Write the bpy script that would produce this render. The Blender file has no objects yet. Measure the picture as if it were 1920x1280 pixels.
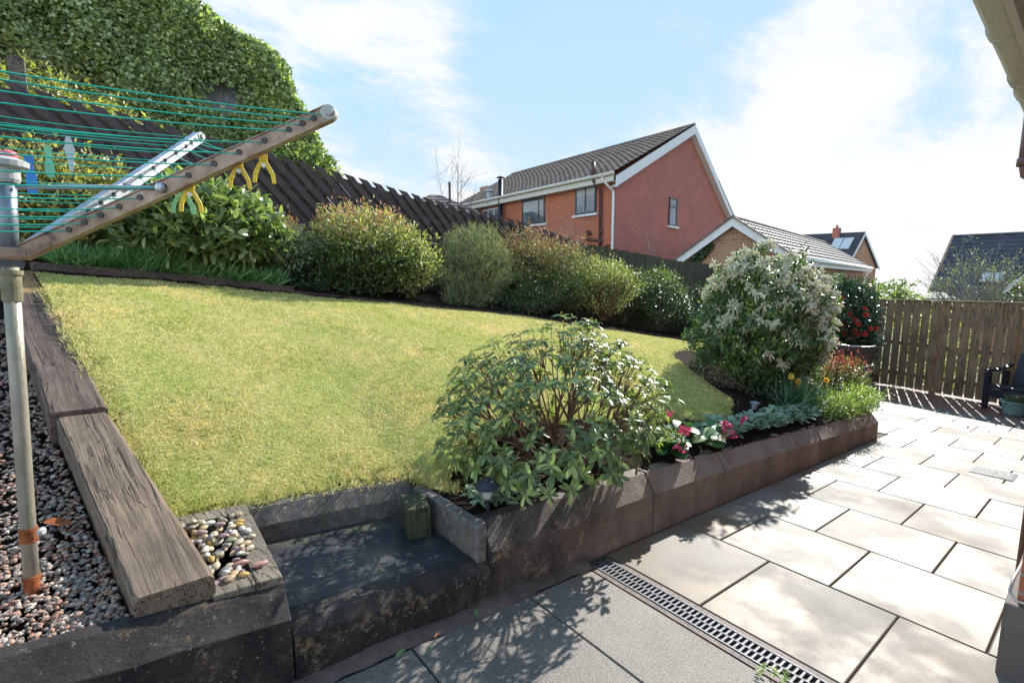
import bpy, math, random
import numpy as np
from mathutils import Vector, Matrix
rng = np.random.default_rng(7)
random.seed(7)
PI = math.pi
C = bpy.context.scene.collection

# ------------------------------------------------------------------ materials
def nt(name):
    m = bpy.data.materials.new(name); m.use_nodes = True
    t = m.node_tree; t.nodes.clear()
    o = t.nodes.new('ShaderNodeOutputMaterial')
    return m, t, o
def N(t, typ, **kw):
    n = t.nodes.new(typ)
    for k, v in kw.items():
        if k in n.inputs: n.inputs[k].default_value = v
        else: setattr(n, k, v)
    return n
def ramp(t, fac, stops):
    r = t.nodes.new('ShaderNodeValToRGB')
    e = r.color_ramp.elements
    while len(e) < len(stops): e.new(0.5)
    for el, (p, c) in zip(e, stops):
        el.position = p
        el.color = (c[0], c[1], c[2], 1) if hasattr(c, '__len__') else (c, c, c, 1)
    t.links.new(fac, r.inputs[0]); return r.outputs[0]
def noise(t, vec, scale, detail=5, rough=.55, stretch=None):
    if stretch:
        mp = t.nodes.new('ShaderNodeMapping'); mp.inputs['Scale'].default_value = stretch
        t.links.new(vec, mp.inputs[0]); vec = mp.outputs[0]
    n = t.nodes.new('ShaderNodeTexNoise'); n.inputs['Scale'].default_value = scale
    n.inputs['Detail'].default_value = detail; n.inputs['Roughness'].default_value = rough
    t.links.new(vec, n.inputs['Vector']); return n.outputs[0]
def mixc(t, fac, a, b, mode='MIX'):
    m = t.nodes.new('ShaderNodeMix'); m.data_type = 'RGBA'; m.blend_type = mode
    for s, v in ((0, fac), (6, a), (7, b)):
        if hasattr(v, 'links'): t.links.new(v, m.inputs[s])
        elif hasattr(v, '__len__'): m.inputs[s].default_value = (*v[:3], 1)
        else: m.inputs[s].default_value = v
    return m.outputs[2]
def math_(t, op, a, b=0.0, clamp=False):
    m = t.nodes.new('ShaderNodeMath'); m.operation = op; m.use_clamp = clamp
    for i, v in enumerate((a, b)):
        if hasattr(v, 'links'): t.links.new(v, m.inputs[i])
        else: m.inputs[i].default_value = v
    return m.outputs[0]
def pbr(t, o, col, rough=.7, bump=None, bs=.3, dist=.01, metal=0, spec=.5, coat=0):
    p = t.nodes.new('ShaderNodeBsdfPrincipled')
    for nm, v in (('Base Color', col), ('Roughness', rough), ('Metallic', metal), ('Specular IOR Level', spec), ('Coat Weight', coat)):
        if hasattr(v, 'links'): t.links.new(v, p.inputs[nm])
        elif hasattr(v, '__len__'): p.inputs[nm].default_value = (*v[:3], 1)
        else: p.inputs[nm].default_value = v
    if bump is not None:
        b = t.nodes.new('ShaderNodeBump'); b.inputs['Strength'].default_value = bs; b.inputs['Distance'].default_value = dist
        t.links.new(bump, b.inputs['Height']); t.links.new(b.outputs[0], p.inputs['Normal'])
    t.links.new(p.outputs[0], o.inputs[0]); return p
def coord(t, k='Object'):
    return t.nodes.new('ShaderNodeTexCoord').outputs[k]
def geo_pos(t): return t.nodes.new('ShaderNodeNewGeometry').outputs['Position']

def rough_mat(name, stops, scale=4, rough=.75, bs=.4, bscale=40, dist=.01, metal=0, stretch=None, spec=.4, rr=None):
    m, t, o = nt(name); v = geo_pos(t)
    n1 = noise(t, v, scale, 7, .6, stretch)
    c = ramp(t, n1, stops)
    n2 = noise(t, v, bscale, 5, .6, stretch)
    r = rough
    if rr: r = ramp(t, noise(t, v, scale * 1.7, 3), [(.35, rr[0]), (.65, rr[1])])
    pbr(t, o, c, r, n2, bs, dist, metal, spec); return m
def leaf_mat(name, stops, rough=.35, trans=.35, tc=None, spec=.5, gain=1.18):
    stops = [(p, tuple(min(.88, x * gain) for x in (c[0] * .94 + .06 * c[1], c[1] * .95 + .05 * c[0], c[2] * .9 + .13 * c[1]))) for p, c in stops]
    m, t, o = nt(name)
    g = t.nodes.new('ShaderNodeNewGeometry')
    c = ramp(t, g.outputs['Random Per Island'], stops)
    p = t.nodes.new('ShaderNodeBsdfPrincipled'); t.links.new(c, p.inputs['Base Color'])
    p.inputs['Roughness'].default_value = rough; p.inputs['Specular IOR Level'].default_value = spec
    if trans:
        tr = t.nodes.new('ShaderNodeBsdfTranslucent')
        c2 = mixc(t, 1.0, c, tc or (1.6, 1.9, .7), 'MULTIPLY')
        t.links.new(c2, tr.inputs[0])
        mx = t.nodes.new('ShaderNodeMixShader'); mx.inputs[0].default_value = trans
        t.links.new(p.outputs[0], mx.inputs[1]); t.links.new(tr.outputs[0], mx.inputs[2])
        t.links.new(mx.outputs[0], o.inputs[0])
    else: t.links.new(p.outputs[0], o.inputs[0])
    return m
def brick_mat(name, c1, c2, mortar, rough=.85, bw=.24, rh=.1, ms=.012):
    m, t, o = nt(name); uv = coord(t, 'UV')
    b = t.nodes.new('ShaderNodeTexBrick')
    b.inputs['Scale'].default_value = 1; b.inputs['Brick Width'].default_value = bw; b.inputs['Row Height'].default_value = rh
    b.inputs['Mortar Size'].default_value = ms; b.inputs['Mortar Smooth'].default_value = .3; b.inputs['Bias'].default_value = -.1
    b.inputs['Color1'].default_value = (*c1, 1); b.inputs['Color2'].default_value = (*c2, 1); b.inputs['Mortar'].default_value = (*mortar, 1)
    t.links.new(uv, b.inputs[0])
    n = noise(t, geo_pos(t), 1.3, 6)
    c = mixc(t, .3, b.outputs[0], ramp(t, n, [(.3, (.62, .6, .6)), (.7, (1.25, 1.2, 1.15))]), 'MULTIPLY')
    h = math_(t, 'SUBTRACT', math_(t, 'MULTIPLY', noise(t, geo_pos(t), 60, 3), .25), b.outputs['Fac'])
    pbr(t, o, c, rough, h, .5, .008, spec=.25); return m

m_wall = None
def concrete_wall():
    m, t, o = nt('weathered_painted_concrete'); v = geo_pos(t)
    n1 = noise(t, v, 2.3, 7, .65, (1, 1, .45))
    red = ramp(t, n1, [(.3, (.11, .072, .058)), (.55, (.22, .148, .12)), (.75, (.33, .235, .195))])
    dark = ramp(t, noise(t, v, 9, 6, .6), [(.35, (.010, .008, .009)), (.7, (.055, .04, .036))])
    sep = t.nodes.new('ShaderNodeSeparateXYZ'); t.links.new(v, sep.inputs[0])
    # near-black stain on the older blocks by the step, deepened to paint in face shade (its own ragged shape along the wall)
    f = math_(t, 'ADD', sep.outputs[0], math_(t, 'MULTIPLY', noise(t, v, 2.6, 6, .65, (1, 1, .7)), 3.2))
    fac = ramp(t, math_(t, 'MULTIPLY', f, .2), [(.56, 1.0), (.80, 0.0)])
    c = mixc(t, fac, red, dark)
    lich = ramp(t, noise(t, v, 55, 4, .7), [(.62, 0.0), (.66, 1.0)])
    c = mixc(t, math_(t, 'MULTIPLY', lich, .5), c, (.36, .32, .27))
    och = ramp(t, noise(t, v, 8, 9, .8), [(.55, 0.0), (.66, .85)])
    c = mixc(t, och, c, (.32, .22, .12))
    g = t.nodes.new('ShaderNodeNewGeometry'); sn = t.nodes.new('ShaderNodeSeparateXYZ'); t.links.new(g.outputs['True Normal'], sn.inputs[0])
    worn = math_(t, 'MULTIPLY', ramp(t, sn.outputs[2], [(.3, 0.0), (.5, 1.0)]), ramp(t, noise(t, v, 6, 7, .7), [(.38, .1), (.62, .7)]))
    c = mixc(t, worn, c, mixc(t, fac, (.25, .215, .185), (.032, .028, .026)))     # worn paint plus sunlit paleness painted on the chamfer by its upward normal
    c = mixc(t, 1.0, c, ramp(t, noise(t, v, 120, 3, .7), [(.3, (.7, .7, .7)), (.7, (1.3, 1.3, 1.3))]), 'MULTIPLY')
    hh = math_(t, 'ADD', noise(t, v, 38, 7, .75), math_(t, 'MULTIPLY', noise(t, v, 9, 4), .6))
    pbr(t, o, c, ramp(t, noise(t, v, 5), [(.3, .5), (.7, .85)]), hh, .8, .012, spec=.35)
    return m
def kerb_concrete():
    m, t, o = nt('lichened_grey_concrete'); v = geo_pos(t)
    c = ramp(t, noise(t, v, 22, 7, .75), [(.3, (.06, .05, .045)), (.55, (.15, .13, .115)), (.75, (.27, .245, .21))])
    l = ramp(t, noise(t, v, 45, 3, .6), [(.66, 0.0), (.70, .8)])
    c = mixc(t, l, c, (.42, .42, .33))
    g = ramp(t, noise(t, v, 8, 6, .7), [(.55, 0.0), (.75, .8)])
    c = mixc(t, g, c, (.14, .15, .05))
    pbr(t, o, c, .85, noise(t, v, 90, 5, .7), .7, .006); return m
def old_wood(name, stops, axis):
    m, t, o = nt(name); v = geo_pos(t)
    if axis == 'v':     # grain follows the slope and drift of the sleepers
        sp = t.nodes.new('ShaderNodeSeparateXYZ'); t.links.new(v, sp.inputs[0]); cb_ = t.nodes.new('ShaderNodeCombineXYZ')
        t.links.new(math_(t, 'ADD', sp.outputs[0], math_(t, 'MULTIPLY', sp.outputs[1], .155)), cb_.inputs[0]); t.links.new(sp.outputs[1], cb_.inputs[1])
        t.links.new(math_(t, 'SUBTRACT', sp.outputs[2], math_(t, 'MULTIPLY', sp.outputs[1], .236)), cb_.inputs[2]); v = cb_.outputs[0]
    st = (10, .28, 10) if axis == 'v' else (.55, 10, 10) if axis == 'u' else (10, 10, .55)
    wob = mixc(t, .012, v, N(t, 'ShaderNodeTexNoise', Scale=2.2).outputs[1], 'LINEAR_LIGHT')
    grain = noise(t, wob, 6, 8, .7, st)
    c = ramp(t, grain, stops)
    big = ramp(t, noise(t, v, 2.5, 5), [(.3, (.6, .58, .58)), (.75, (1.25, 1.2, 1.15))])
    c = mixc(t, 1.0, c, big, 'MULTIPLY')
    crack = noise(t, wob, 2.6, 3, .5, tuple(s * 1.1 for s in st))
    ck = ramp(t, math_(t, 'ABSOLUTE', math_(t, 'SUBTRACT', crack, .5)), [(.0, 1.0), (.018, 0.0)])
    c = mixc(t, math_(t, 'MULTIPLY', ck, .8), c, (.012, .01, .009))
    h = math_(t, 'SUBTRACT', grain, math_(t, 'MULTIPLY', ck, 1.2))
    pbr(t, o, c, .8, h, .8, .008, spec=.3); return m
def slab_mat(name, wet=True):
    m, t, o = nt(name); v = geo_pos(t)
    g = t.nodes.new('ShaderNodeNewGeometry')
    isl = g.outputs['Random Per Island']
    if wet:
        base = ramp(t, isl, [(0, (.15, .125, .095)), (.4, (.21, .172, .125)), (.7, (.18, .162, .14)), (1, (.24, .19, .135))])
    else:
        base = ramp(t, isl, [(0, (.19, .172, .155)), (.5, (.225, .203, .182)), (1, (.205, .185, .168))])
    n = noise(t, v, 2.4, 6, .6)
    c = mixc(t, 1.0, base, ramp(t, n, [(.3, (.72, .68, .64)), (.7, (1.12, 1.1, 1.05))]), 'MULTIPLY')
    if wet:   # pale grey bloom in soft rings on the stone
        bl = noise(t, v, 1.35, 5, .62)
        c = mixc(t, ramp(t, bl, [(.34, 0.0), (.50, .3), (.58, .32), (.70, 0.0)]), c, (.25, .245, .235))
        st2 = noise(t, v, 3.3, 5, .6)
        c = mixc(t, ramp(t, st2, [(.54, 0.0), (.68, .4)]), c, (.23, .15, .08))
    sp = noise(t, v, 260, 2, .6)
    c = mixc(t, 1.0, c, ramp(t, sp, [(.3, (.72, .72, .72)), (.7, (1.18, 1.18, 1.18))]), 'MULTIPLY')
    if wet:
        pud = noise(t, v, 1.7, 3, .5)
        w = ramp(t, math_(t, 'ADD', pud, math_(t, 'MULTIPLY', math_(t, 'SUBTRACT', noise(t, v, 18, 5, .7), .5), .12)), [(.52, 0.0), (.60, .8), (.7, 1.0)])          # standing film of water
        rs = math_(t, 'ADD', math_(t, 'MULTIPLY', math_(t, 'FRACT', math_(t, 'MULTIPLY', isl, 7.3)), .14), ramp(t, noise(t, v, 2.2, 5, .6), [(.3, .50), (.7, .64)]))
        r = mixc(t, w, rs, (.5, .5, .5))
        c = mixc(t, math_(t, 'MULTIPLY', w, .75), c, mixc(t, 1.0, c, (.80, .58, .36), 'MULTIPLY'))     # damp buff patches
        h = math_(t, 'MULTIPLY', noise(t, v, 240, 3, .65), math_(t, 'SUBTRACT', 1.0, math_(t, 'MULTIPLY', w, .3)))
        pbr(t, o, c, r, h, .35, .003, spec=.46)
    else:
        c = mixc(t, 1.0, c, ramp(t, noise(t, v, 150, 3, .8), [(.35, (.55, .55, .55)), (.62, (1.35, 1.35, 1.35))]), 'MULTIPLY')
        pbr(t, o, c, .55, noise(t, v, 150, 4, .75), .8, .004, spec=.4)
    return m
def glass_mat(name, c=(.05, .06, .07)):
    m, t, o = nt(name)
    pbr(t, o, ramp(t, noise(t, geo_pos(t), 1.2, 3), [(.35, c), (.65, tuple(x * 3 + .04 for x in c))]), .06, spec=.9); return m
def plain(name, c, rough=.5, metal=0, spec=.5, var=.12, scale=12, bs=.15):
    a = tuple(x * (1 - var) for x in c); b = tuple(min(1, x * (1 + var)) for x in c)
    return rough_mat(name, [(.35, a), (.65, b)], scale, rough, bs, 60, .002, metal, spec=spec)

MT = {}
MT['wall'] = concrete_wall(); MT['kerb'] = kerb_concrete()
MT['ledge'] = rough_mat('mortar_ledge', [(.3, (.07, .045, .038)), (.6, (.14, .095, .08)), (.8, (.2, .15, .12))], 9, .6, .5, 60)
MT['tread'] = None
MT['sleeper'] = old_wood('weathered_sleeper_wood', [(.25, (.085, .06, .042)), (.5, (.185, .138, .10)), (.75, (.30, .235, .175))], 'v')
MT['sleeper2'] = old_wood('dark_sleeper_wood', [(.25, (.055, .038, .032)), (.5, (.13, .092, .075)), (.75, (.22, .165, .14))], 'v')
MT['sleeper3'] = old_wood('orange_sleeper_wood', [(.25, (.14, .09, .04)), (.5, (.3, .19, .08)), (.75, (.4, .27, .13))], 'v')
MT['timber'] = old_wood('greyed_timber', [(.25, (.09, .075, .055)), (.5, (.2, .175, .135)), (.75, (.3, .265, .21))], 'v')
MT['mosspost'] = old_wood('mossy_post_wood', [(.3, (.03, .035, .022)), (.6, (.08, .085, .045)), (.8, (.2, .19, .06))], 'z')
MT['fence'] = rough_mat('dark_brown_fence_stain', [(.25, (.036, .025, .025)), (.55, (.078, .053, .052)), (.8, (.115, .08, .075))], 5, .6, .5, 40, stretch=(2, 2, 2), spec=.45)
MT['fence_moss'] = rough_mat('mossy_dark_fence_wood', [(.25, (.035, .03, .02)), (.55, (.085, .072, .045)), (.8, (.16, .15, .065))], 5, .8, .5, 30, stretch=(3, 3, .5))
MT['fence_patio'] = old_wood('brown_green_fence_boards', [(.3, (.27, .175, .095)), (.55, (.46, .31, .18)), (.75, (.52, .4, .2))], 'z')
MT['slab'] = slab_mat('wet_sandstone_slab'); MT['slab_grey'] = slab_mat('grey_slab', False)
MT['joint'] = plain('dark_joint_grit', (.06, .05, .042), .9)
MT['soil'] = rough_mat('dark_bark_soil', [(.3, (.012, .008, .006)), (.55, (.03, .02, .014)), (.8, (.075, .05, .035))], 30, .95, 1, 70, .03, spec=.08)
MT['lawn'] = rough_mat('mossy_turf', [(.3, (.28, .31, .09)), (.5, (.37, .37, .12)), (.62, (.43, .39, .16)), (.75, (.33, .35, .11))], 2.2, .95, .6, 140, .008, spec=.05)
MT['earth'] = rough_mat('hillside_ground', [(.3, (.04, .05, .015)), (.7, (.09, .1, .03))], .3, .95)
MT['grey_pole'] = rough_mat('galvanised_weathered', [(.3, (.2, .18, .13)), (.6, (.34, .31, .25)), (.8, (.42, .4, .36))], 9, .45, .3, 60, metal=.35, stretch=(2, 2, .6))
MT['blue_pole'] = rough_mat('dull_blue_grey_metal', [(.3, (.2, .23, .27)), (.7, (.38, .41, .45))], 7, .4, .2, 60, metal=.4, stretch=(2, 2, .5))
MT['rust'] = rough_mat('orange_rust', [(.3, (.14, .035, .012)), (.7, (.38, .11, .03))], 30, .9, .6, 80)
MT['brown_arm'] = rough_mat('stained_brown_metal', [(.30, (.07, .05, .045)), (.42, (.30, .19, .14)), (.6, (.42, .30, .23)), (.75, (.55, .47, .40))], 16, .42, .3, 60, metal=.25)
MT['silver_arm'] = rough_mat('dull_aluminium', [(.3, (.34, .35, .37)), (.7, (.62, .63, .66))], 12, .35, .2, 60, metal=.6)
MT['hole'] = plain('black_grommet', (.02, .02, .02), .4)
MT['line'] = plain('teal_plastic_cord', (.01, .50, .36), .45, var=.1)
MT['yellow'] = plain('yellow_plastic', (.78, .56, .03), .4); MT['blueP'] = plain('blue_plastic', (.05, .25, .62), .4)
MT['greenP'] = plain('pale_green_plastic', (.25, .62, .36), .4); MT['clearP'] = plain('milky_plastic', (.6, .63, .6), .3)
MT['pinkP'] = plain('pink_plastic', (.75, .16, .2), .4); MT['cap'] = plain('grey_plastic_cap', (.42, .42, .4), .5)
MT['white'] = plain('white_painted_trim', (.74, .74, .74), .45, var=.05); MT['cream'] = plain('cream_upvc', (.62, .59, .5), .4, var=.06)
MT['gutter'] = rough_mat('dirty_cream_gutter', [(.3, (.44, .41, .35)), (.55, (.66, .63, .56)), (.8, (.74, .72, .66))], 5, .45, .2, 60, stretch=(.6, 2, 2))
MT['brick_long'] = brick_mat('orange_red_brick', (.60, .2, .11), (.5, .16, .09), (.36, .15, .10), ms=.016)
MT['brick_gable'] = brick_mat('dull_red_brick', (.53, .195, .148), (.45, .165, .128), (.34, .145, .12), ms=.016)
MT['brick_garage'] = brick_mat('brown_brick', (.48, .25, .15), (.34, .15, .085), (.42, .33, .25), ms=.016)
MT['brick_own'] = brick_mat('orange_brick', (.4, .14, .08), (.3, .1, .06), (.3, .24, .19), bw=.225, rh=.075, ms=.009)
MT['render'] = plain('grey_brown_render', (.13, .105, .095), .8)
MT['tile'] = rough_mat('brown_concrete_tile', [(.3, (.11, .085, .075)), (.55, (.2, .155, .135)), (.8, (.28, .24, .17))], 1.6, .8, .4, 25)
MT['tile_grey'] = rough_mat('grey_concrete_tile', [(.3, (.09, .086, .082)), (.7, (.19, .18, .172))], 2, .75, .4, 25)
MT['tile_dark'] = rough_mat('slate_dark_tile', [(.3, (.035, .036, .045)), (.7, (.075, .075, .09))], 2, .7, .4, 25)
MT['frame_dark'] = plain('anthracite_frame', (.03, .035, .04), .4); MT['glass'] = glass_mat('window_glass'); MT['blind'] = plain('pale_blind', (.42, .44, .43), .7)
MT['skyglass'] = plain('bright_roof_glass', (.55, .62, .66), .1, var=.04)
MT['blackpipe'] = plain('black_flue_metal', (.02, .02, .025), .35, metal=.4); MT['brownpipe'] = plain('brown_cast_iron', (.1, .045, .04), .5)
MT['steel'] = plain('grate_galvanised_steel', (.15, .152, .16), .6, metal=.25, spec=.3); MT['darkvoid'] = plain('drain_channel_dark', (.01, .009, .008), .6)
MT['rattan'] = rough_mat('brown_woven_mesh', [(.4, (.07, .055, .048)), (.6, (.12, .095, .085))], 90, .7, .5, 200)
MT['chairframe'] = plain('pale_metal_tube', (.5, .48, .45), .35, metal=.5); MT['chairdark'] = plain('dark_brown_metal', (.06, .05, .045), .4, metal=.3)
MT['bench'] = plain('charcoal_resin', (.028, .03, .042), .45); MT['aqua'] = plain('turquoise_glazed_plastic', (.27, .46, .42), .35); MT['potgreen'] = plain('dull_green_pot', (.11, .13, .07), .6)
MT['lampblack'] = plain('black_lamp_cap', (.02, .022, .035), .3); MT['lampglass'] = plain('ribbed_clear_plastic', (.5, .5, .46), .15)
MT['lampsteel'] = plain('brushed_lamp_cap', (.28, .31, .36), .3, metal=.6)
MT['bark'] = rough_mat('brown_bark', [(.3, (.06, .038, .026)), (.7, (.17, .105, .07))], 20, .85, .6, 90)
MT['redbark'] = rough_mat('ruddy_bark', [(.3, (.09, .045, .03)), (.7, (.22, .12, .08))], 20, .8, .6, 90)
MT['greybark'] = rough_mat('pale_grey_twigs', [(.3, (.17, .15, .13)), (.7, (.34, .31, .28))], 20, .8, .4, 90)
MT['lichenwall'] = rough_mat('pale_render', [(.3, (.2, .2, .22)), (.7, (.38, .38, .42))], 6, .9)
MT['moss'] = leaf_mat('moss_tuft', [(0, (.1, .13, .02)), (1, (.22, .23, .04))], .9, .2)
# leaves
MT['lf_rhodo'] = leaf_mat('rhododendron_leaf', [(0, (.05, .085, .028)), (.45, (.09, .14, .042)), (.75, (.16, .22, .06)), (1, (.34, .40, .11))], .34, .28, spec=.45)
MT['bud'] = leaf_mat('rhododendron_bud', [(0, (.4, .35, .06)), (1, (.5, .4, .12))], .5, .2, gain=1.0)
MT['lf_pieris'] = leaf_mat('narrow_glossy_leaf', [(0, (.035, .07, .022)), (.6, (.07, .13, .035)), (.88, (.14, .22, .04)), (1, (.30, .38, .07))], .3, .3)
MT['fl_cream'] = leaf_mat('cream_bell_flower', [(0, (.86, .83, .60)), (.6, (.88, .87, .72)), (1, (.84, .78, .50))], .6, .45, (1, 1, .92), gain=1.0)
MT['lf_camellia'] = leaf_mat('camellia_leaf', [(0, (.015, .04, .016)), (.7, (.03, .07, .024)), (1, (.06, .12, .03))], .2, .12, spec=.7)
MT['fl_red'] = leaf_mat('red_petal', [(0, (.55, .02, .03)), (1, (.78, .05, .07))], .5, .3, (1.3, .6, .6), gain=1.0)
MT['lf_flame'] = leaf_mat('flame_tip_leaf', [(0, (.5, .1, .07)), (1, (.65, .2, .14))], .4, .3, (1.3, .8, .8), gain=1.0)
MT['lf_ivy'] = leaf_mat('ivy_leaf', [(0, (.06, .09, .02)), (.35, (.17, .23, .05)), (.7, (.33, .39, .12)), (1, (.58, .62, .32))], .27, .3, spec=.6)
MT['lf_ivyy'] = leaf_mat('yellowed_ivy_leaf', [(0, (.16, .17, .045)), (.6, (.30, .29, .09)), (1, (.46, .42, .15))], .4, .3)
MT['lf_gold'] = leaf_mat('variegated_yellow_leaf', [(0, (.06, .08, .025)), (.4, (.18, .18, .05)), (.8, (.42, .35, .09)), (1, (.55, .42, .13))], .35, .3)
MT['lf_laurel'] = leaf_mat('broad_laurel_leaf', [(0, (.07, .11, .03)), (.5, (.15, .2, .06)), (1, (.36, .4, .17))], .3, .3, spec=.6)
MT['lf_dark'] = leaf_mat('dark_shrub_leaf', [(0, (.022, .04, .016)), (.6, (.05, .082, .028)), (1, (.11, .15, .05))], .35, .2)
MT['lf_mid'] = leaf_mat('mid_green_leaf', [(0, (.055, .08, .022)), (.6, (.12, .16, .045)), (1, (.25, .29, .09))], .4, .35)
MT['lf_light'] = leaf_mat('pale_lime_leaf', [(0, (.18, .19, .06)), (.6, (.32, .32, .11)), (1, (.46, .44, .2))], .4, .35)
MT['lf_brown'] = leaf_mat('bronze_tip_leaf', [(0, (.2, .11, .05)), (.5, (.3, .18, .08)), (1, (.36, .27, .13))], .5, .3, (1.4, 1.1, .8))
MT['lf_pinkish'] = leaf_mat('salmon_tip_leaf', [(0, (.42, .17, .09)), (.6, (.5, .3, .16)), (1, (.42, .4, .12))], .45, .35, (1.3, 1, .8))
MT['lf_grey'] = leaf_mat('grey_green_leaf', [(0, (.14, .2, .13)), (.6, (.24, .33, .2)), (1, (.34, .43, .26))], .7, .2, (1.1, 1.3, .9))
MT['lf_broom'] = leaf_mat('needle_green_shoot', [(0, (.07, .085, .045)), (.6, (.16, .18, .095)), (1, (.30, .30, .15))], .6, .3)
MT['lf_blade'] = leaf_mat('strap_leaf', [(0, (.08, .17, .05)), (.6, (.14, .28, .09)), (1, (.28, .42, .14))], .35, .35)
MT['lf_daff'] = leaf_mat('daffodil_leaf', [(0, (.07, .16, .08)), (1, (.13, .27, .13))], .45, .3)
MT['fl_orange'] = leaf_mat('orange_yellow_petal', [(0, (.85, .45, .02)), (1, (.9, .6, .04))], .5, .4, (1.1, 1, .8), gain=1.0)
MT['fl_yellow'] = leaf_mat('yellow_petal', [(0, (.85, .66, .04)), (1, (.9, .74, .08))], .5, .4, (1.1, 1, .8), gain=1.0)
MT['fl_magenta'] = leaf_mat('magenta_petal', [(0, (.62, .04, .2)), (1, (.8, .1, .3))], .5, .3, (1.2, .8, 1), gain=1.0)
MT['lf_berg'] = leaf_mat('leathery_round_leaf', [(0, (.035, .11, .035)), (.6, (.06, .16, .045)), (.8, (.2, .27, .04)), (.9, (.4, .3, .03)), (1, (.3, .06, .04))], .42, .2, spec=.4)
MT['lf_fern'] = leaf_mat('fresh_ferny_leaf', [(0, (.11, .17, .04)), (.6, (.22, .3, .075)), (1, (.36, .42, .13))], .45, .4)
MT['lf_fallen'] = leaf_mat('fallen_red_leaf', [(0, (.4, .04, .03)), (1, (.5, .14, .06))], .6, .1, gain=1.0)
MT['lf_fallen_g'] = leaf_mat('fallen_green_leaf', [(0, (.1, .2, .04)), (1, (.14, .26, .05))], .4, .1)
MT['dead'] = leaf_mat('dry_tan_flowerhead', [(0, (.3, .2, .13)), (1, (.48, .36, .26))], .8, .3, (1, 1, 1), gain=1.0)
def blade_mat():
    m, t, o = nt('grass_blade'); g = t.nodes.new('ShaderNodeNewGeometry'); v = g.outputs['Position']
    c = ramp(t, g.outputs['Random Per Island'], [(0, (.38, .41, .11)), (.4, (.60, .57, .20)), (.75, (.72, .66, .30)), (1, (.82, .74, .48))])
    a = ramp(t, noise(t, v, 1.6, 6, .7), [(.34, (.86, .95, .75)), (.5, (1, 1, 1)), (.62, (1.18, 1.06, 1.15)), (.72, (1.25, 1.02, 1.3))])
    b = ramp(t, noise(t, v, 13, 5, .7), [(.3, (.68, .76, .6)), (.5, (1, 1, 1)), (.72, (1.22, 1.14, 1.2))])
    c = mixc(t, 1.0, mixc(t, 1.0, c, a, 'MULTIPLY'), b, 'MULTIPLY')
    p = t.nodes.new('ShaderNodeBsdfDiffuse'); t.links.new(c, p.inputs[0]); tr = t.nodes.new('ShaderNodeBsdfTranslucent'); t.links.new(c, tr.inputs[0])
    mx = t.nodes.new('ShaderNodeMixShader'); mx.inputs[0].default_value = .38; t.links.new(p.outputs[0], mx.inputs[1]); t.links.new(tr.outputs[0], mx.inputs[2]); t.links.new(mx.outputs[0], o.inputs[0]); return m
MT['blade'] = blade_mat()
def stone_mat(name, stops, rough=.6):
    m, t, o = nt(name); g = t.nodes.new('ShaderNodeNewGeometry')
    c = ramp(t, g.outputs['Random Per Island'], stops)
    c = mixc(t, .5, c, ramp(t, noise(t, geo_pos(t), 60, 5), [(.3, (.55, .55, .55)), (.7, (1.3, 1.3, 1.3))]), 'MULTIPLY')
    pbr(t, o, c, rough, noise(t, geo_pos(t), 150, 3), .3, .002); return m
MT['gravel'] = stone_mat('granite_gravel', [(0, (.17, .155, .145)), (.2, (.36, .29, .24)), (.35, (.31, .15, .1)), (.5, (.45, .27, .19)), (.62, (.2, .19, .175)), (.75, (.47, .41, .34)), (.88, (.28, .13, .09)), (1, (.53, .48, .41))], .92)

def tread_mat():
    m, t, o = nt('wet_dark_step_rubber'); v = geo_pos(t)
    c = ramp(t, noise(t, v, 6, 7, .65), [(.3, (.018, .018, .021)), (.6, (.04, .04, .046)), (.8, (.12, .105, .08))])
    l = ramp(t, noise(t, v, 30, 4, .65), [(.64, 0.0), (.7, .8)])
    c = mixc(t, l, c, (.3, .28, .22))
    g = ramp(t, noise(t, v, 3, 6, .7), [(.52, 0.0), (.66, .7)])
    c = mixc(t, g, c, (.13, .12, .07))
    ch = t.nodes.new('ShaderNodeTexChecker'); ch.inputs['Scale'].default_value = 170; t.links.new(v, ch.inputs[0])
    pbr(t, o, c, .42, math_(t, 'ADD', ch.outputs[1], noise(t, v, 60, 3)), .5, .002, spec=.32); return m
MT['tread'] = tread_mat()

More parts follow.
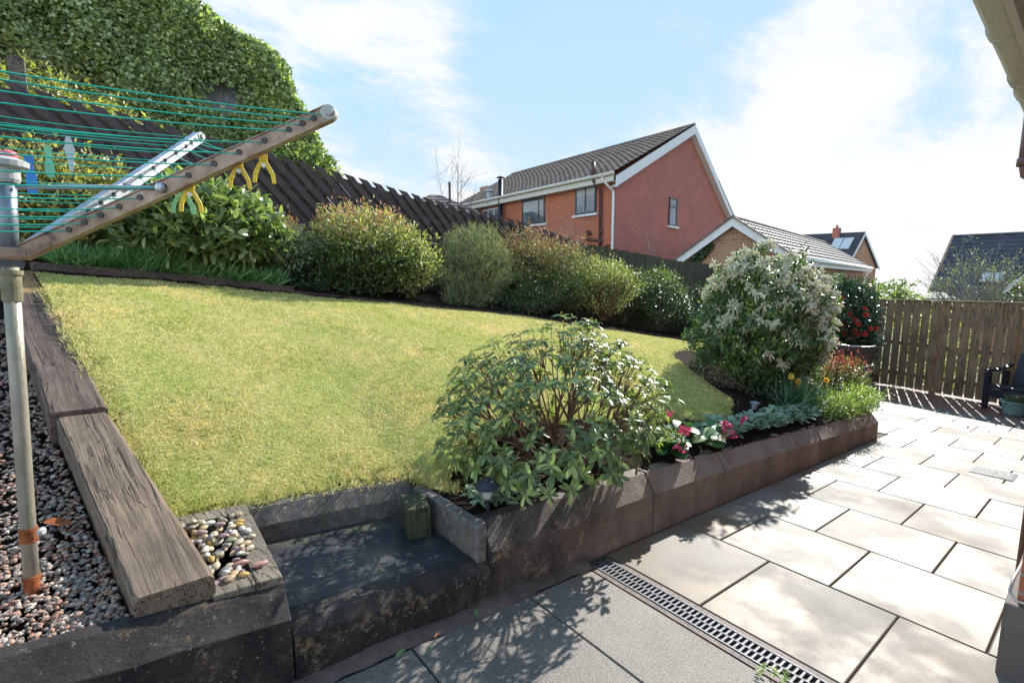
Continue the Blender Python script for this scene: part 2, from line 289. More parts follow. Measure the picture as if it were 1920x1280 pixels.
# ------------------------------------------------------------------ mesh tools
class MB:
    def __init__(s): s.v = []; s.f = []; s.n = 0
    def add(s, vs, fs):
        b = s.n; s.v.extend([tuple(map(float, p)) for p in vs]); s.n += len(vs)
        s.f.extend([tuple(i + b for i in f) for f in fs]); return s
    def box(s, a, b, top=None):
        (x0, y0, z0), (x1, y1, z1) = a, b
        return s.add([(x0, y0, z0), (x1, y0, z0), (x1, y1, z0), (x0, y1, z0), (x0, y0, z1), (x1, y0, z1), (x1, y1, z1), (x0, y1, z1)],
                     [(0, 3, 2, 1), (4, 5, 6, 7), (0, 1, 5, 4), (1, 2, 6, 5), (2, 3, 7, 6), (3, 0, 4, 7)])
    def hexa(s, P8):
        return s.add(P8, [(0, 3, 2, 1), (4, 5, 6, 7), (0, 1, 5, 4), (1, 2, 6, 5), (2, 3, 7, 6), (3, 0, 4, 7)])
    def obox(s, c, ax, ay, az):      # centre + three half vectors
        c, ax, ay, az = map(np.array, (c, ax, ay, az))
        return s.hexa([c - ax - ay - az, c + ax - ay - az, c + ax + ay - az, c - ax + ay - az, c - ax - ay + az, c + ax - ay + az, c + ax + ay + az, c - ax + ay + az])
    def bar(s, p, q, w, h, up=(0, 0, 1)):
        p, q = np.array(p, float), np.array(q, float); d = q - p; L = np.linalg.norm(d); d /= L
        r = np.cross(d, np.array(up, float)); r /= np.linalg.norm(r); u = np.cross(r, d)
        return s.obox((p + q) / 2, d * L / 2, r * w / 2, u * h / 2)
    def prism(s, poly, d):           # poly list of 3d points, extruded along d
        n = len(poly); d = np.array(d, float); a = [np.array(p, float) for p in poly]
        return s.add(a + [p + d for p in a], [tuple(range(n))[::-1], tuple(range(n, 2 * n))] + [(i, (i + 1) % n, n + (i + 1) % n, n + i) for i in range(n)])
    def tube(s, pts, r, k=8, cap=True):
        pts = [np.array(p, float) for p in pts]; n = len(pts)
        rs = r if hasattr(r, '__len__') else [r] * n
        vs = []; prev = None
        for i, p in enumerate(pts):
            d = pts[min(i + 1, n - 1)] - pts[max(i - 1, 0)]; d /= (np.linalg.norm(d) + 1e-9)
            if prev is None:
                a = np.array([0, 0, 1.]) if abs(d[2]) < .9 else np.array([1., 0, 0])
            else: a = prev
            x = a - d * (a @ d); x /= (np.linalg.norm(x) + 1e-9); prev = x; y = np.cross(d, x)
            for j in range(k):
                t = 2 * PI * j / k; vs.append(p + rs[i] * (math.cos(t) * x + math.sin(t) * y))
        fs = [(i * k + j, i * k + (j + 1) % k, (i + 1) * k + (j + 1) % k, (i + 1) * k + j) for i in range(n - 1) for j in range(k)]
        if cap: fs += [tuple(range(k))[::-1], tuple(range((n - 1) * k, n * k))]
        return s.add(vs, fs)
    def lathe(s, c, prof, k=20, axis=(0, 0, 1)):
        c = np.array(c, float); vs = []
        A = np.array(axis, float); A /= np.linalg.norm(A)
        x = np.cross(A, [0, 1, 0]) if abs(A[1]) < .9 else np.cross(A, [1, 0, 0]); x /= np.linalg.norm(x); y = np.cross(A, x)
        for (r, z) in prof:
            for j in range(k):
                t = 2 * PI * j / k; vs.append(c + A * z + r * (math.cos(t) * x + math.sin(t) * y))
        n = len(prof)
        fs = [(i * k + j, i * k + (j + 1) % k, (i + 1) * k + (j + 1) % k, (i + 1) * k + j) for i in range(n - 1) for j in range(k)]
        fs += [tuple(range(k))[::-1], tuple(range((n - 1) * k, n * k))]
        return s.add(vs, fs)

def finish(name, V, Fs, mat, parent=None, smooth=False, bevel=0, origin=None):
    V = np.asarray(V, float)
    o3 = np.array(parent_world(parent)) if parent is not None else (np.array(origin, float) if origin is not None else np.zeros(3))
    me = bpy.data.meshes.new(name)
    me.from_pydata((V - o3).tolist(), [], Fs)
    me.materials.append(mat)
    # metre-scaled uv per face
    uvl = me.uv_layers.new(name='UVMap')
    for p in me.polygons:
        n = np.array(p.normal); t = np.cross([0, 0, 1], n)
        if np.linalg.norm(t) < 1e-3: t = np.array([1., 0, 0])
        t = t / np.linalg.norm(t); b = np.cross(n, t)
        for li in p.loop_indices:
            q = V[me.loops[li].vertex_index]; uvl.data[li].uv = (q @ t, q @ b)
    o = bpy.data.objects.new(name, me); C.objects.link(o)
    if parent is not None: o.parent = parent
    elif origin is not None: o.location = origin
    if smooth: me.polygons.foreach_set('use_smooth', [True] * len(me.polygons))
    if bevel:
        b = o.modifiers.new('b', 'BEVEL'); b.width = bevel; b.segments = 2; b.limit_method = 'ANGLE'; b.angle_limit = .7
    return o
def parent_world(p):
    v = np.array(p.location, float)
    while p.parent is not None: p = p.parent; v = v + np.array(p.location, float)
    return v
def build(mb, name, mat, parent=None, **k): return finish(name, np.array(mb.v), mb.f, mat, parent, **k)
def tag(o, label=None, cat=None, group=None, kind=None):
    if label: o['label'] = label
    if cat: o['category'] = cat
    if group: o['group'] = group
    if kind: o['kind'] = kind
    return o
def empty(name, loc, label, cat, group=None):
    o = bpy.data.objects.new(name, None); C.objects.link(o); o.location = loc; o.empty_display_size = .1
    return tag(o, label, cat, group)
def fastmesh(name, V, F, mat, parent=None, smooth=False, origin=None):
    """V (n,3) array, F (m,k) int array of equal-sided faces"""
    V = np.asarray(V, np.float32); F = np.asarray(F, np.int32); m, k = F.shape
    o3 = parent_world(parent) if parent is not None else (np.array(origin, float) if origin is not None else np.zeros(3))
    me = bpy.data.meshes.new(name); me.vertices.add(len(V)); me.vertices.foreach_set('co', (V - o3).astype(np.float32).ravel())
    me.loops.add(m * k); me.loops.foreach_set('vertex_index', F.ravel())
    me.polygons.add(m); me.polygons.foreach_set('loop_start', np.arange(0, m * k, k, dtype=np.int32))
    me.polygons.foreach_set('loop_total', np.full(m, k, np.int32))
    if smooth: me.polygons.foreach_set('use_smooth', np.ones(m, bool))
    me.update(calc_edges=True); me.validate()
    me.materials.append(mat)
    o = bpy.data.objects.new(name, me); C.objects.link(o)
    if parent is not None: o.parent = parent
    elif origin is not None: o.location = origin
    return o
def unit(a): return a / (np.linalg.norm(a, axis=-1, keepdims=True) + 1e-9)
LEAF2 = [(0, .0), (.35, 1.), (1., 0.)]                       # three stations
LEAFO = [(0, .12), (.25, .75), (.6, 1.), (.85, .65), (1., .05)]    # rounded oval
LEAFR = [(0, .25), (.3, .9), (.6, 1.), (.85, .8), (1., .3)]
BLADE = [(0, .7), (.5, 1.), (.8, .7), (1., .05)]
def leaves(P, D, Nn, L, W, prof=LEAF2, fold=.25, droop=.15):
    """returns V,F of a set of folded leaves. P,D,Nn (n,3); L,W (n,) or scalars"""
    P = np.asarray(P, float); n = len(P); D = unit(np.asarray(D, float)); Nn = np.asarray(Nn, float)
    S = unit(np.cross(D, Nn)); Nn = unit(np.cross(S, D))
    L = np.broadcast_to(L, (n,))[:, None]; W = np.broadcast_to(W, (n,))[:, None]
    k = len(prof); V = np.zeros((n, k, 3, 3))
    for i, (t, w) in enumerate(prof):
        c = P + D * L * t - Nn * L * droop * t * t
        V[:, i, 1] = c
        V[:, i, 0] = c - S * W * w / 2 + Nn * W * w * fold / 2
        V[:, i, 2] = c + S * W * w / 2 + Nn * W * w * fold / 2
    base = (np.arange(n) * k * 3)[:, None, None]
    f = []
    for i in range(k - 1):
        a = i * 3
        f += [(a, a + 1, a + 4, a + 3), (a + 1, a + 2, a + 5, a + 4)]
    F = (np.array(f)[None] + base).reshape(-1, 4)
    return V.reshape(-1, 3), F
def rdir(n, r=None):
    r = r or rng; v = r.normal(size=(n, 3)); return unit(v)
def join(lst):
    V = []; F = []; b = 0
    for v, f in lst:
        V.append(v); F.append(np.asarray(f) + b); b += len(v)
    return np.concatenate(V), np.concatenate(F)

def branches(mb, root, tips, levels=(5, 22), r0=.03, rt=.004, k=5, sag=.0, spread=.5):
    """hierarchical stems from root to every tip"""
    tips = np.asarray(tips); root = np.asarray(root, float)
    def cl(P, kk, it=6):
        kk = min(kk, len(P)); c = P[rng.choice(len(P), kk, replace=False)]
        for _ in range(it):
            a = ((P[:, None] - c[None]) ** 2).sum(-1).argmin(1)
            for j in range(kk):
                if (a == j).any(): c[j] = P[a == j].mean(0)
        return a, c
    def seg(p, q, ra, rb, n=3):
        d = q - p; L = np.linalg.norm(d); off = rdir(1)[0] * L * .07
        pts = [p, p + d * .35 + off, p + d * .7 + off * .8, q]
        mb.tube(pts, [ra, ra * .75 + rb * .25, ra * .4 + rb * .6, rb], k, cap=False)
    a1, c1 = cl(tips, levels[0])
    for j in range(levels[0]):
        T = tips[a1 == j]
        if not len(T): continue
        n1 = root + (T.mean(0) - root) * spread * rng.uniform(.75, 1.1); seg(root + rng.normal(size=3) * r0 * .8 * np.array([1, 1, 0]), n1, r0, r0 * .6)
        kk = max(1, int(round(levels[1] / levels[0]))); a2, c2 = cl(T, kk)
        for i in range(min(kk, len(T))):
            T2 = T[a2 == i]
            if not len(T2): continue
            n2 = n1 + (T2.mean(0) - n1) * .62; seg(n1, n2, r0 * .55, rt * 1.6)
            for q in T2: seg(n2, q, rt * 1.3, rt * .7)

# ------------------------------------------------------------------ terrain heights
def zp(u, v): return -.073 * u - .0067 * v
_U = [-4, -.6, .35, 1.45, 4.9, 9.95, 13.4, 16]
_F = [1.75, 1.44, 1.355, 1.22, .80, -.03, -.42, -.7]
_UN = [-4, -.3, .37, 1.21, 2.45, 4.15, 6.7, 9.8, 13.4, 16]
_NN = [.85, .40, .345, .285, .20, .075, -.16, -.42, -.75, -.95]
def zl(u, v):
    zn = np.interp(u, _UN, _NN); zf = np.interp(u, _U, _F)
    v0 = np.interp(u, [1.15, 1.35, 1.9, 2.6], [2.34, 2.2, 1.95, 1.77])
    t = (np.asarray(v) - v0) / (6.1 - v0)
    t = np.clip(t, -.02, 1.35)
    side = .05 * np.clip((1.0 - np.asarray(u)) / 1.2, 0, 1) * np.clip((np.asarray(v) - 2.45) / .6, 0, 1) * np.clip((6 - np.asarray(v)) / 2, 0, 1)
    return zn + (zf - zn) * (t + .085 * np.sin(np.clip(t, 0, 1) * PI)) + np.clip(t - 1, 0, 1) * .1 + side
def zwt(u): return float(np.interp(u, [.3, 1.21, 2.45, 4.15, 6.9], [.35, .297, .222, .086, -.165]))

# hillside sheet reaching the horizon
gu = np.array([-1500, -400, -120, -40, -15, -4, 0, 4, 8, 13, 20, 40, 90, 250, 700, 2000.]); gv = np.array([-1500, -400, -120, -30, -10, -3, 0, 3, 7.6, 8, 12, 20, 40, 120, 400, 1500.])
GU, GV = np.meshgrid(gu, gv, indexing='ij')
GZ = -.45 - .073 * np.clip(GU, -2, 2000) + np.where(GV > 7.9, .5, 0) * (GU < 14)
n1, n2 = len(gu), len(gv)
Fg = [(i * n2 + j, (i + 1) * n2 + j, (i + 1) * n2 + j + 1, i * n2 + j + 1) for i in range(n1 - 1) for j in range(n2 - 1)]
tag(fastmesh('ground', np.stack([GU, GV, GZ], -1).reshape(-1, 3), Fg, MT['earth'], smooth=True), kind='structure')

# ------------------------------------------------------------------ patio
mb = MB()
def ptz(u, v, dz=0): return (u, v, zp(u, v) + dz)
mb.hexa([ptz(-3, -4, -.2), ptz(13.4, -4, -.2), ptz(13.4, 3.45, -.2), ptz(-3, 3.45, -.2), ptz(-3, -4, -.012), ptz(13.4, -4, -.012), ptz(13.4, 3.45, -.012), ptz(-3, 3.45, -.012)])
tag(build(mb, 'patio_bed', MT['joint']), kind='structure')
def slab(mb, u0, u1, v0, v1, g=.0036, th=.03, rz=.0):
    u0 += g; u1 -= g; v0 += g; v1 -= g; b = .004
    lo = [ptz(u0, v0, -th), ptz(u1, v0, -th), ptz(u1, v1, -th), ptz(u0, v1, -th)]
    mi = [ptz(u0, v0, rz - b), ptz(u1, v0, rz - b), ptz(u1, v1, rz - b), ptz(u0, v1, rz - b)]
    to = [ptz(u0 + b, v0 + b, rz), ptz(u1 - b, v0 + b, rz), ptz(u1 - b, v1 - b, rz), ptz(u0 + b, v1 - b, rz)]
    f = [(i, (i + 1) % 4, 4 + (i + 1) % 4, 4 + i) for i in range(4)] + [(4 + i, 4 + (i + 1) % 4, 8 + (i + 1) % 4, 8 + i) for i in range(4)] + [(8, 9, 10, 11)]
    mb.add(lo + mi + to, f)
mb = MB(); rows = [1.995, 2.716] + [2.716 + .653 * i for i in range(1, 17)]
for i in range(len(rows) - 1):
    off = 1.094 if i % 2 == 0 else .797
    vmax = 1.655 if rows[i] < 6.9 else 3.4
    k = off - .5837 * 9
    while k < vmax:
        a, b = max(k, -4), min(k + .5837, vmax)
        u1 = min(rows[i + 1], 13.35)
        if rows[i] > 10.4: break
        if b - a > .03: slab(mb, rows[i], u1, a, b, rz=random.uniform(-.0015, .0015))
        k += .5837
tag(build(mb, 'patio', MT['slab']), kind='structure')
mb = MB(); u = 10.555; j_ = 0
while u < 13.3:
    v = -3.0 + (.1 if j_ % 2 else 0)
    while v < 3.3: slab(mb, u, u + .1, v, v + .2, g=.003, rz=random.uniform(-.002, .001)); v += .2
    u += .1; j_ += 1
m_, t_, o_ = nt('reddish_paving_blocks'); g_ = t_.nodes.new('ShaderNodeNewGeometry')
c_ = ramp(t_, g_.outputs['Random Per Island'], [(0, (.16, .065, .045)), (.5, (.24, .11, .075)), (1, (.19, .1, .085))]); pbr(t_, o_, c_, .33, noise(t_, geo_pos(t_), 150, 3), .3, .003)
tag(build(mb, 'path', m_), kind='structure')
mb = MB()
for (a, b, vs) in ((1.38, 1.80, (-3, -1.2, -.3, .66, 1.60)), (.78, 1.38, (-3, -1.6, -.7, .35, 1.60)), (0.0, .78, (-3, -1.3, -.2, .9, 1.60)), (-1.0, 0.0, (-3, -1.3, .2, 1.60)), (-2.4, -1.0, (-3, -1.3, .2, 1.60))):
    for v0, v1 in zip(vs[:-1], vs[1:]): slab(mb, a, b, v0, v1, g=.004, rz=random.uniform(-.002, .001))
tag(build(mb, 'paving', MT['slab_grey']), kind='structure')
# mortar ledge where the paving meets the wall foot
mb = MB()
us = np.linspace(-2.4, 1.82, 60)
for a, b in zip(us[:-1], us[1:]):
    wa, wb = .072 + .008 * math.sin(a * 7) + .007 * math.sin(a * 33), .072 + .008 * math.sin(b * 7) + .007 * math.sin(b * 33)
    ha, hb = .022 + .008 * math.sin(a * 11), .022 + .008 * math.sin(b * 11)
    mb.add([ptz(a, 1.67 - wa, -.004), ptz(b, 1.67 - wb, -.004), ptz(b, 1.67 - wb * .7, hb * .6), ptz(a, 1.67 - wa * .7, ha * .6), ptz(b, 1.672, hb), ptz(a, 1.672, ha)], [(0, 1, 2, 3), (3, 2, 4, 5)])
tag(build(mb, 'mortar_strip', MT['ledge'], smooth=True), kind='structure')

# channel drain
def dz_(u, v, h=0): return np.array([u, v, zp(u, v) + h])
root = empty('channel_drain', (1.9, .2, zp(1.9, .2)), 'long narrow galvanised drain grate of slots set across the paving', 'drain')
mb = MB(); mb.hexa([dz_(1.81, -3.9, -.1), dz_(1.985, -3.9, -.1), dz_(1.985, 1.64, -.1), dz_(1.81, 1.64, -.1), dz_(1.81, -3.9, -.013), dz_(1.985, -3.9, -.013), dz_(1.985, 1.64, -.013), dz_(1.81, 1.64, -.013)])
build(mb, 'channel', MT['darkvoid'], root)
mb = MB()
G0, G1 = 1.838, 1.958; cols = [G0, G0 + .008, G0 + .057, G0 + .063, G0 + .112, G1]
def gb(u0, u1, v0, v1, h=.0): mb.hexa([dz_(u0, v0, -.012), dz_(u1, v0, -.012), dz_(u1, v1, -.012), dz_(u0, v1, -.012), dz_(u0, v0, h), dz_(u1, v0, h), dz_(u1, v1, h), dz_(u0, v1, h)])
vv0, vv1 = -3.8, 1.62
gb(cols[0], cols[1], vv0, vv1, .002); gb(cols[4], cols[5], vv0, vv1, .002); gb(cols[2], cols[3], vv0, vv1, .001)
v = vv0
while v < vv1 - .02:
    gb(cols[1] - .001, cols[2] + .001, v, v + .0085); gb(cols[3] - .001, cols[4] + .001, v + .012, v + .0205); v += .0245
build(mb, 'grating', MT['steel'], root)
mb = MB(); gb(1.805, 1.834, -3.9, 1.64, -.002); build(mb, 'edge_strip', MT['ledge'], root)
mb = MB(); gb(1.962, 1.99, -3.9, 1.64, -.002); build(mb, 'edge_strip', MT['ledge'], root)
# gully cover
root = empty('inspection_cover', (6.32, .61, zp(6.32, .61)), 'small rectangular worn metal inspection cover flush in pale slabs', 'drain cover')
mb = MB(); mb.hexa([dz_(6.14, .46, -.03), dz_(6.5, .46, -.03), dz_(6.5, .77, -.03), dz_(6.14, .77, -.03), dz_(6.14, .46, .004), dz_(6.5, .46, .004), dz_(6.5, .77, .004), dz_(6.14, .77, .004)]); build(mb, 'cover_frame', MT['blackpipe'], root)
mb = MB(); mb.hexa([dz_(6.155, .475, -.02), dz_(6.485, .475, -.02), dz_(6.485, .755, -.02), dz_(6.155, .755, -.02), dz_(6.155, .475, .007), dz_(6.485, .475, .007), dz_(6.485, .755, .007), dz_(6.155, .755, .007)])
build(mb, 'cover_plate', rough_mat('worn_speckled_plate', [(.44, (.02, .024, .03)), (.52, (.16, .17, .18))], 26, .6, .6, 40, spec=.2), root)

# ------------------------------------------------------------------ raised bed walls
def wallblock(u0, u1, tb=.10, vo=0.0):
    mb = MB(); prof = lambda u: [(u, 1.666 + vo, zp(u, 1.67) - .1), (u, 1.666 + vo, zwt(u) - .165), (u, 1.742 + vo, zwt(u) - .052), (u, 1.755 + vo, zwt(u) - .047), (u, 1.666 + .15, zwt(u) - .045), (u, 1.666 + .15, zp(u, 1.67) - .1)]
    A, B = prof(u0), prof(u1); n = 6
    us = np.linspace(u0, u1, max(2, int((u1 - u0) / .12))); vs = []
    for i, u in enumerate(us):
        for j, p in enumerate(prof(u)):
            q = np.array(p); 
            if 0 < j < 4: q = q + np.array([0, random.uniform(-.003, .003), random.uniform(-.004, .004)])
            vs.append(q)
    m = len(us)
    fs = [(i * n + (j + 1) % n, (i + 1) * n + (j + 1) % n, (i + 1) * n + j, i * n + j)[::-1] for i in range(m - 1) for j in range(n)]
    fs += [tuple(range(n)), tuple(range((m - 1) * n, m * n))[::-1]]
    mb.add(vs, fs); return mb
root = empty('raised_bed_wall', (4, 1.67, zp(4, 1.67)), 'low red brown painted concrete wall with chamfered top holding the shrub bed', 'wall')
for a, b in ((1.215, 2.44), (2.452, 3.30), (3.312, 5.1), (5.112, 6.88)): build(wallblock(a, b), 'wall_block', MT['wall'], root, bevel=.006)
mb = MB()   # end return of the bed at the far end, and the low wall behind the patio
for (a, b) in (((6.76, 1.81), (6.88, 3.5)),):
    mb.hexa([(a[0], a[1], -.9), (b[0], a[1], -.9), (b[0], b[1], -.9), (a[0], b[1], -.9), (a[0], a[1], -.17), (b[0], a[1], -.17), (b[0], b[1], -.15), (a[0], b[1], -.15)])
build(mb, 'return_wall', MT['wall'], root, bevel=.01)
mb = MB(); mb.hexa([(6.89, 3.4, -1.2), (13.3, 3.4, -1.4), (13.3, 3.52, -1.4), (6.89, 3.52, -1.2), (6.89, 3.4, -.2), (13.3, 3.4, -.68), (13.3, 3.52, -.68), (6.89, 3.52, -.2)])
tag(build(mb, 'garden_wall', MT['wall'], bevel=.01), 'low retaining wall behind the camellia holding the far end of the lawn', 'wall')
# side wall of the step
mb = MB(); mb.hexa([(1.15, 1.69, 0), (1.21, 1.69, 0), (1.21, 2.3, 0), (1.15, 2.3, 0), (1.15, 1.69, .27), (1.21, 1.69, .27), (1.21, 2.3, .25), (1.15, 2.3, .25)])
tag(build(mb, 'side_wall', MT['kerb'], bevel=.012), 'short concrete side wall between the step and the planted bed', 'wall')
# step
root = empty('garden_step', (.8, 1.9, .0), 'wide dark wet step up from the paving to the lawn', 'step')
def rz_(u): return .185 - .10 * (u - .37)
mb = MB(); us = np.linspace(.375, 1.21, 14); vs = []
for u in us:
    for p in ((u, 1.66, zp(u, 1.66) - .1), (u, 1.66, rz_(u) - .055), (u, 1.69, rz_(u) - .012), (u, 1.70, rz_(u) - .004), (u, 1.76, rz_(u)), (u, 1.76, -.2)):
        vs.append((p[0], p[1] + random.uniform(-.003, .003), p[2] + random.uniform(-.003, .003)))
n = 6; m = len(us)
mb.add(vs, [(i * n + j, i * n + (j + 1) % n, (i + 1) * n + (j + 1) % n, (i + 1) * n + j) for i in range(m - 1) for j in range(n)] + [tuple(range(n))[::-1], tuple(range((m - 1) * n, m * n))])
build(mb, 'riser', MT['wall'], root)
mb = MB(); mb.hexa([(.375, 1.765, -.1), (1.149, 1.765, -.1), (1.149, 2.29, -.1), (.375, 2.29, -.1), (.375, 1.765, rz_(.375)), (1.149, 1.765, rz_(1.21)), (1.149, 2.29, rz_(1.21) + .005), (.375, 2.29, rz_(.375) + .005)])
build(mb, 'tread', MT['tread'], root, bevel=.004)
# kerb behind the step
mb = MB(); us = np.linspace(.375, 1.16, 16); vs = []
for u in us:
    zt = .352 - .075 * (u - .375) / .83
    for p in ((u, 2.295, 0), (u, 2.295, zt - .085), (u, 2.335, zt - .012), (u, 2.39, zt + .004), (u, 2.39, 0)): vs.append((p[0], p[1] + random.uniform(-.004, .004), p[2] + random.uniform(-.004, .004)))
n = 5; m = len(us)
mb.add(vs, [(i * n + j, i * n + (j + 1) % n, (i + 1) * n + (j + 1) % n, (i + 1) * n + j) for i in range(m - 1) for j in range(n)] + [tuple(range(n))[::-1], tuple(range((m - 1) * n, m * n))])
tag(build(mb, 'kerb_edging', MT['kerb']), 'lichen spotted concrete kerb between the lawn and the dark step', 'kerb')
# mossy post stub
mb = MB(); mb.hexa([(.985, 2.02, .1), (1.10, 2.0, .1), (1.14, 2.14, .1), (1.02, 2.17, .1), (.98, 2.015, .27), (1.095, 1.995, .262), (1.14, 2.14, .272), (1.02, 2.17, .285)])
tag(build(mb, 'timber_post', MT['mosspost'], bevel=.006), 'short mossy square timber post stub standing in the corner of the step', 'post')
# retaining wall at left
mb = MB(); us = np.linspace(-3.0, .37, 40); vs = []
for u in us:
    zt = .342 + .122 * (.37 - u)
    for p in ((u, 1.66, zp(u, 1.66) - .1), (u, 1.66, zt - .135), (u, 1.732, zt - .05), (u, 1.742, zt - .044), (u, 1.775, zt - .044), (u, 1.775, -.1)): vs.append((p[0], p[1] + random.uniform(-.003, .003), p[2] + random.uniform(-.004, .003)))
n = 6; m = len(us)
mb.add(vs, [(i * n + j, i * n + (j + 1) % n, (i + 1) * n + (j + 1) % n, (i + 1) * n + j) for i in range(m - 1) for j in range(n)] + [tuple(range(n))[::-1], tuple(range((m - 1) * n, m * n))])
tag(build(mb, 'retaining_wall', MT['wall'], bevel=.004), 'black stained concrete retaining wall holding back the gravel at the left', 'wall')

# ------------------------------------------------------------------ sleepers and timber edging
def sleeper(name, rail, mat, label, th=.125, seed=1):
    """rail: list of (v, uL, uR, ztop)"""
    r = np.random.default_rng(seed); V = []; n = 11
    vs = np.linspace(rail[0][0], rail[-1][0], 40); A = np.array(rail)
    for i, v in enumerate(vs):
        uL, uR, zt = (np.interp(v, A[:, 0], A[:, k]) for k in (1, 2, 3))
        uL += r.normal() * .0012; uR += r.normal() * .0012
        q = [(uL, -th), (uL, -.012), (uL + .012, 0)] + [(uL + (uR - uL) * t, .001 * r.normal()) for t in (.25, .42, .58, .75)] + [(uR - .014, 0), (uR, -.014), (uR, -th)]
        q.append(((uL + uR) / 2, -th))
        for u, z in q: V.append((u, v, zt + z))
    m = len(vs)
    F = [(i * n + j, (i + 1) * n + j, (i + 1) * n + (j + 1) % n, i * n + (j + 1) % n)[::-1] for i in range(m - 1) for j in range(n)]
    F += [tuple(range(n)), tuple(range((m - 1) * n, m * n))[::-1]]
    F = [f[::-1] for f in F]
    return finish(name, V, F, mat)
tag(sleeper('railway_sleeper', [(1.755, -.04, .172, .405), (3.05, -.275, -.088, .712)], MT['sleeper'], '', .12, 3), 'nearest thick weathered sleeper with long cracks beside the pebbles', 'sleeper')
tag(sleeper('railway_sleeper', [(3.062, -.30, -.088, .735), (4.3, -.5, -.275, 1.01), (5.3, -.66, -.46, 1.25)], MT['sleeper2'], '', .16, 4), 'long dark purplish brown sleeper with a knotted split along the lawn edge', 'sleeper')
tag(sleeper('railway_sleeper', [(5.31, -.66, -.46, 1.25), (6.1, -.78, -.585, 1.43)], MT['sleeper3'], '', .2, 5), 'short orange brown sleeper at the far top corner of the lawn', 'sleeper')
mb = MB(); mb.hexa([(.285, 1.74, .2), (.368, 1.74, .2), (.368, 2.36, .2), (.285, 2.36, .2), (.285, 1.74, .333), (.368, 1.74, .325), (.368, 2.36, .36), (.285, 2.36, .365)])
mb.hexa([(.16, 1.74, .2), (.284, 1.74, .2), (.284, 1.83, .2), (.16, 1.83, .2), (.16, 1.74, .338), (.284, 1.74, .332), (.284, 1.83, .336), (.16, 1.83, .342)])
mb.hexa([(.1, 2.28, .2), (.284, 2.28, .2), (.284, 2.36, .2), (.1, 2.36, .2), (.1, 2.28, .375), (.284, 2.28, .362), (.284, 2.36, .368), (.1, 2.36, .38)])
tag(build(mb, 'timber_edging', MT['timber'], bevel=.005), 'greyed flat timber edging framing the pocket of pebbles by the step', 'timber edging')

# ------------------------------------------------------------------ lawn, soil, grass
def inlawn(u, v):
    u = np.asarray(u, float); v = np.asarray(v, float)
    L = np.interp(v, [1.7, 3.05, 5.3, 6.2], [.16, -.09, -.46, -.60])
    nearu = [-1, 1.16, 1.22, 1.45, 1.9, 2.6, 3.2, 3.8, 4.3, 4.7, 5.0, 5.3, 6, 6.9, 14]
    nearv = [2.375, 2.375, 2.14, 2.28, 2.42, 2.38, 2.22, 2.08, 2.12, 2.35, 2.75, 3.2, 3.9, 4.3, 4.1]
    nv = np.interp(u, nearu, nearv)
    wob = .02 * np.sin(u * 9) + .015 * np.sin(u * 23 + 1)
    return (u > L) & (v > nv + wob) & (v < 5.98 + wob) & (u < 13.2)
st = .05
uu = np.arange(-.8, 13.4, st); vv = np.arange(1.8, 7.5, st)
# soil everywhere
su = np.arange(-4.0, 13.35, .08); sv = np.concatenate([[1.74], np.arange(1.8, 7.6, .08)])
SU, SV = np.meshgrid(su, sv, indexing='ij')
SZ = zl(SU, SV) - .03 + rng.normal(size=SU.shape) * .008 + np.where(SV > 6.12, .05, 0)
SZ = np.where((SU < np.interp(SV, [1.7, 3.05, 5.3, 6.2], [.16, -.12, -.5, -.64])), .25 + .20 * (SV - 1.7) + .04 * (0.3 - SU), SZ)
SZ = np.where((SU > -.1) & (SU < 1.16) & (SV < 2.33), -.05, SZ)
SZ = np.where((SU > .06) & (SU < .29) & (SV < 2.33), .30, SZ)
SZ = np.where((SU > 6.9) & (SV < 3.5), -1.2, SZ)
a, b = SU.shape
I = np.arange(a * b).reshape(a, b)
Fs = np.stack([I[:-1, :-1], I[1:, :-1], I[1:, 1:], I[:-1, 1:]], -1).reshape(-1, 4)
tag(fastmesh('soil', np.stack([SU, SV, SZ], -1).reshape(-1, 3), Fs, MT['soil'], smooth=True), kind='structure')
# lawn turf
LU, LV = np.meshgrid(uu, vv, indexing='ij')
def zt_(u, v): return zl(u, v) + .006 * np.sin(u * 3.1 + v * 2) * np.sin(v * 4.3)
LZ = zt_(LU, LV)
a, b = LU.shape; I = np.arange(a * b).reshape(a, b)
Fq = np.stack([I[:-1, :-1], I[1:, :-1], I[1:, 1:], I[:-1, 1:]], -1).reshape(-1, 4)
ok = inlawn(LU, LV).ravel(); keep = ok[Fq].all(1)
edge = (~ok[Fq]).any(1)
used = np.unique(Fq[keep]); remap = -np.ones(a * b, int); remap[used] = np.arange(len(used))
PV = np.stack([LU, LV, LZ], -1).reshape(-1, 3)[used]
rim = np.zeros(a * b, bool); rim[np.unique(Fq[keep & True])] = True
cnt = np.bincount(Fq[keep].ravel(), minlength=a * b)[used]; PV[cnt < 4, 2] -= .035
tag(fastmesh('lawn', PV, remap[Fq[keep]], MT['lawn'], smooth=True), kind='structure')
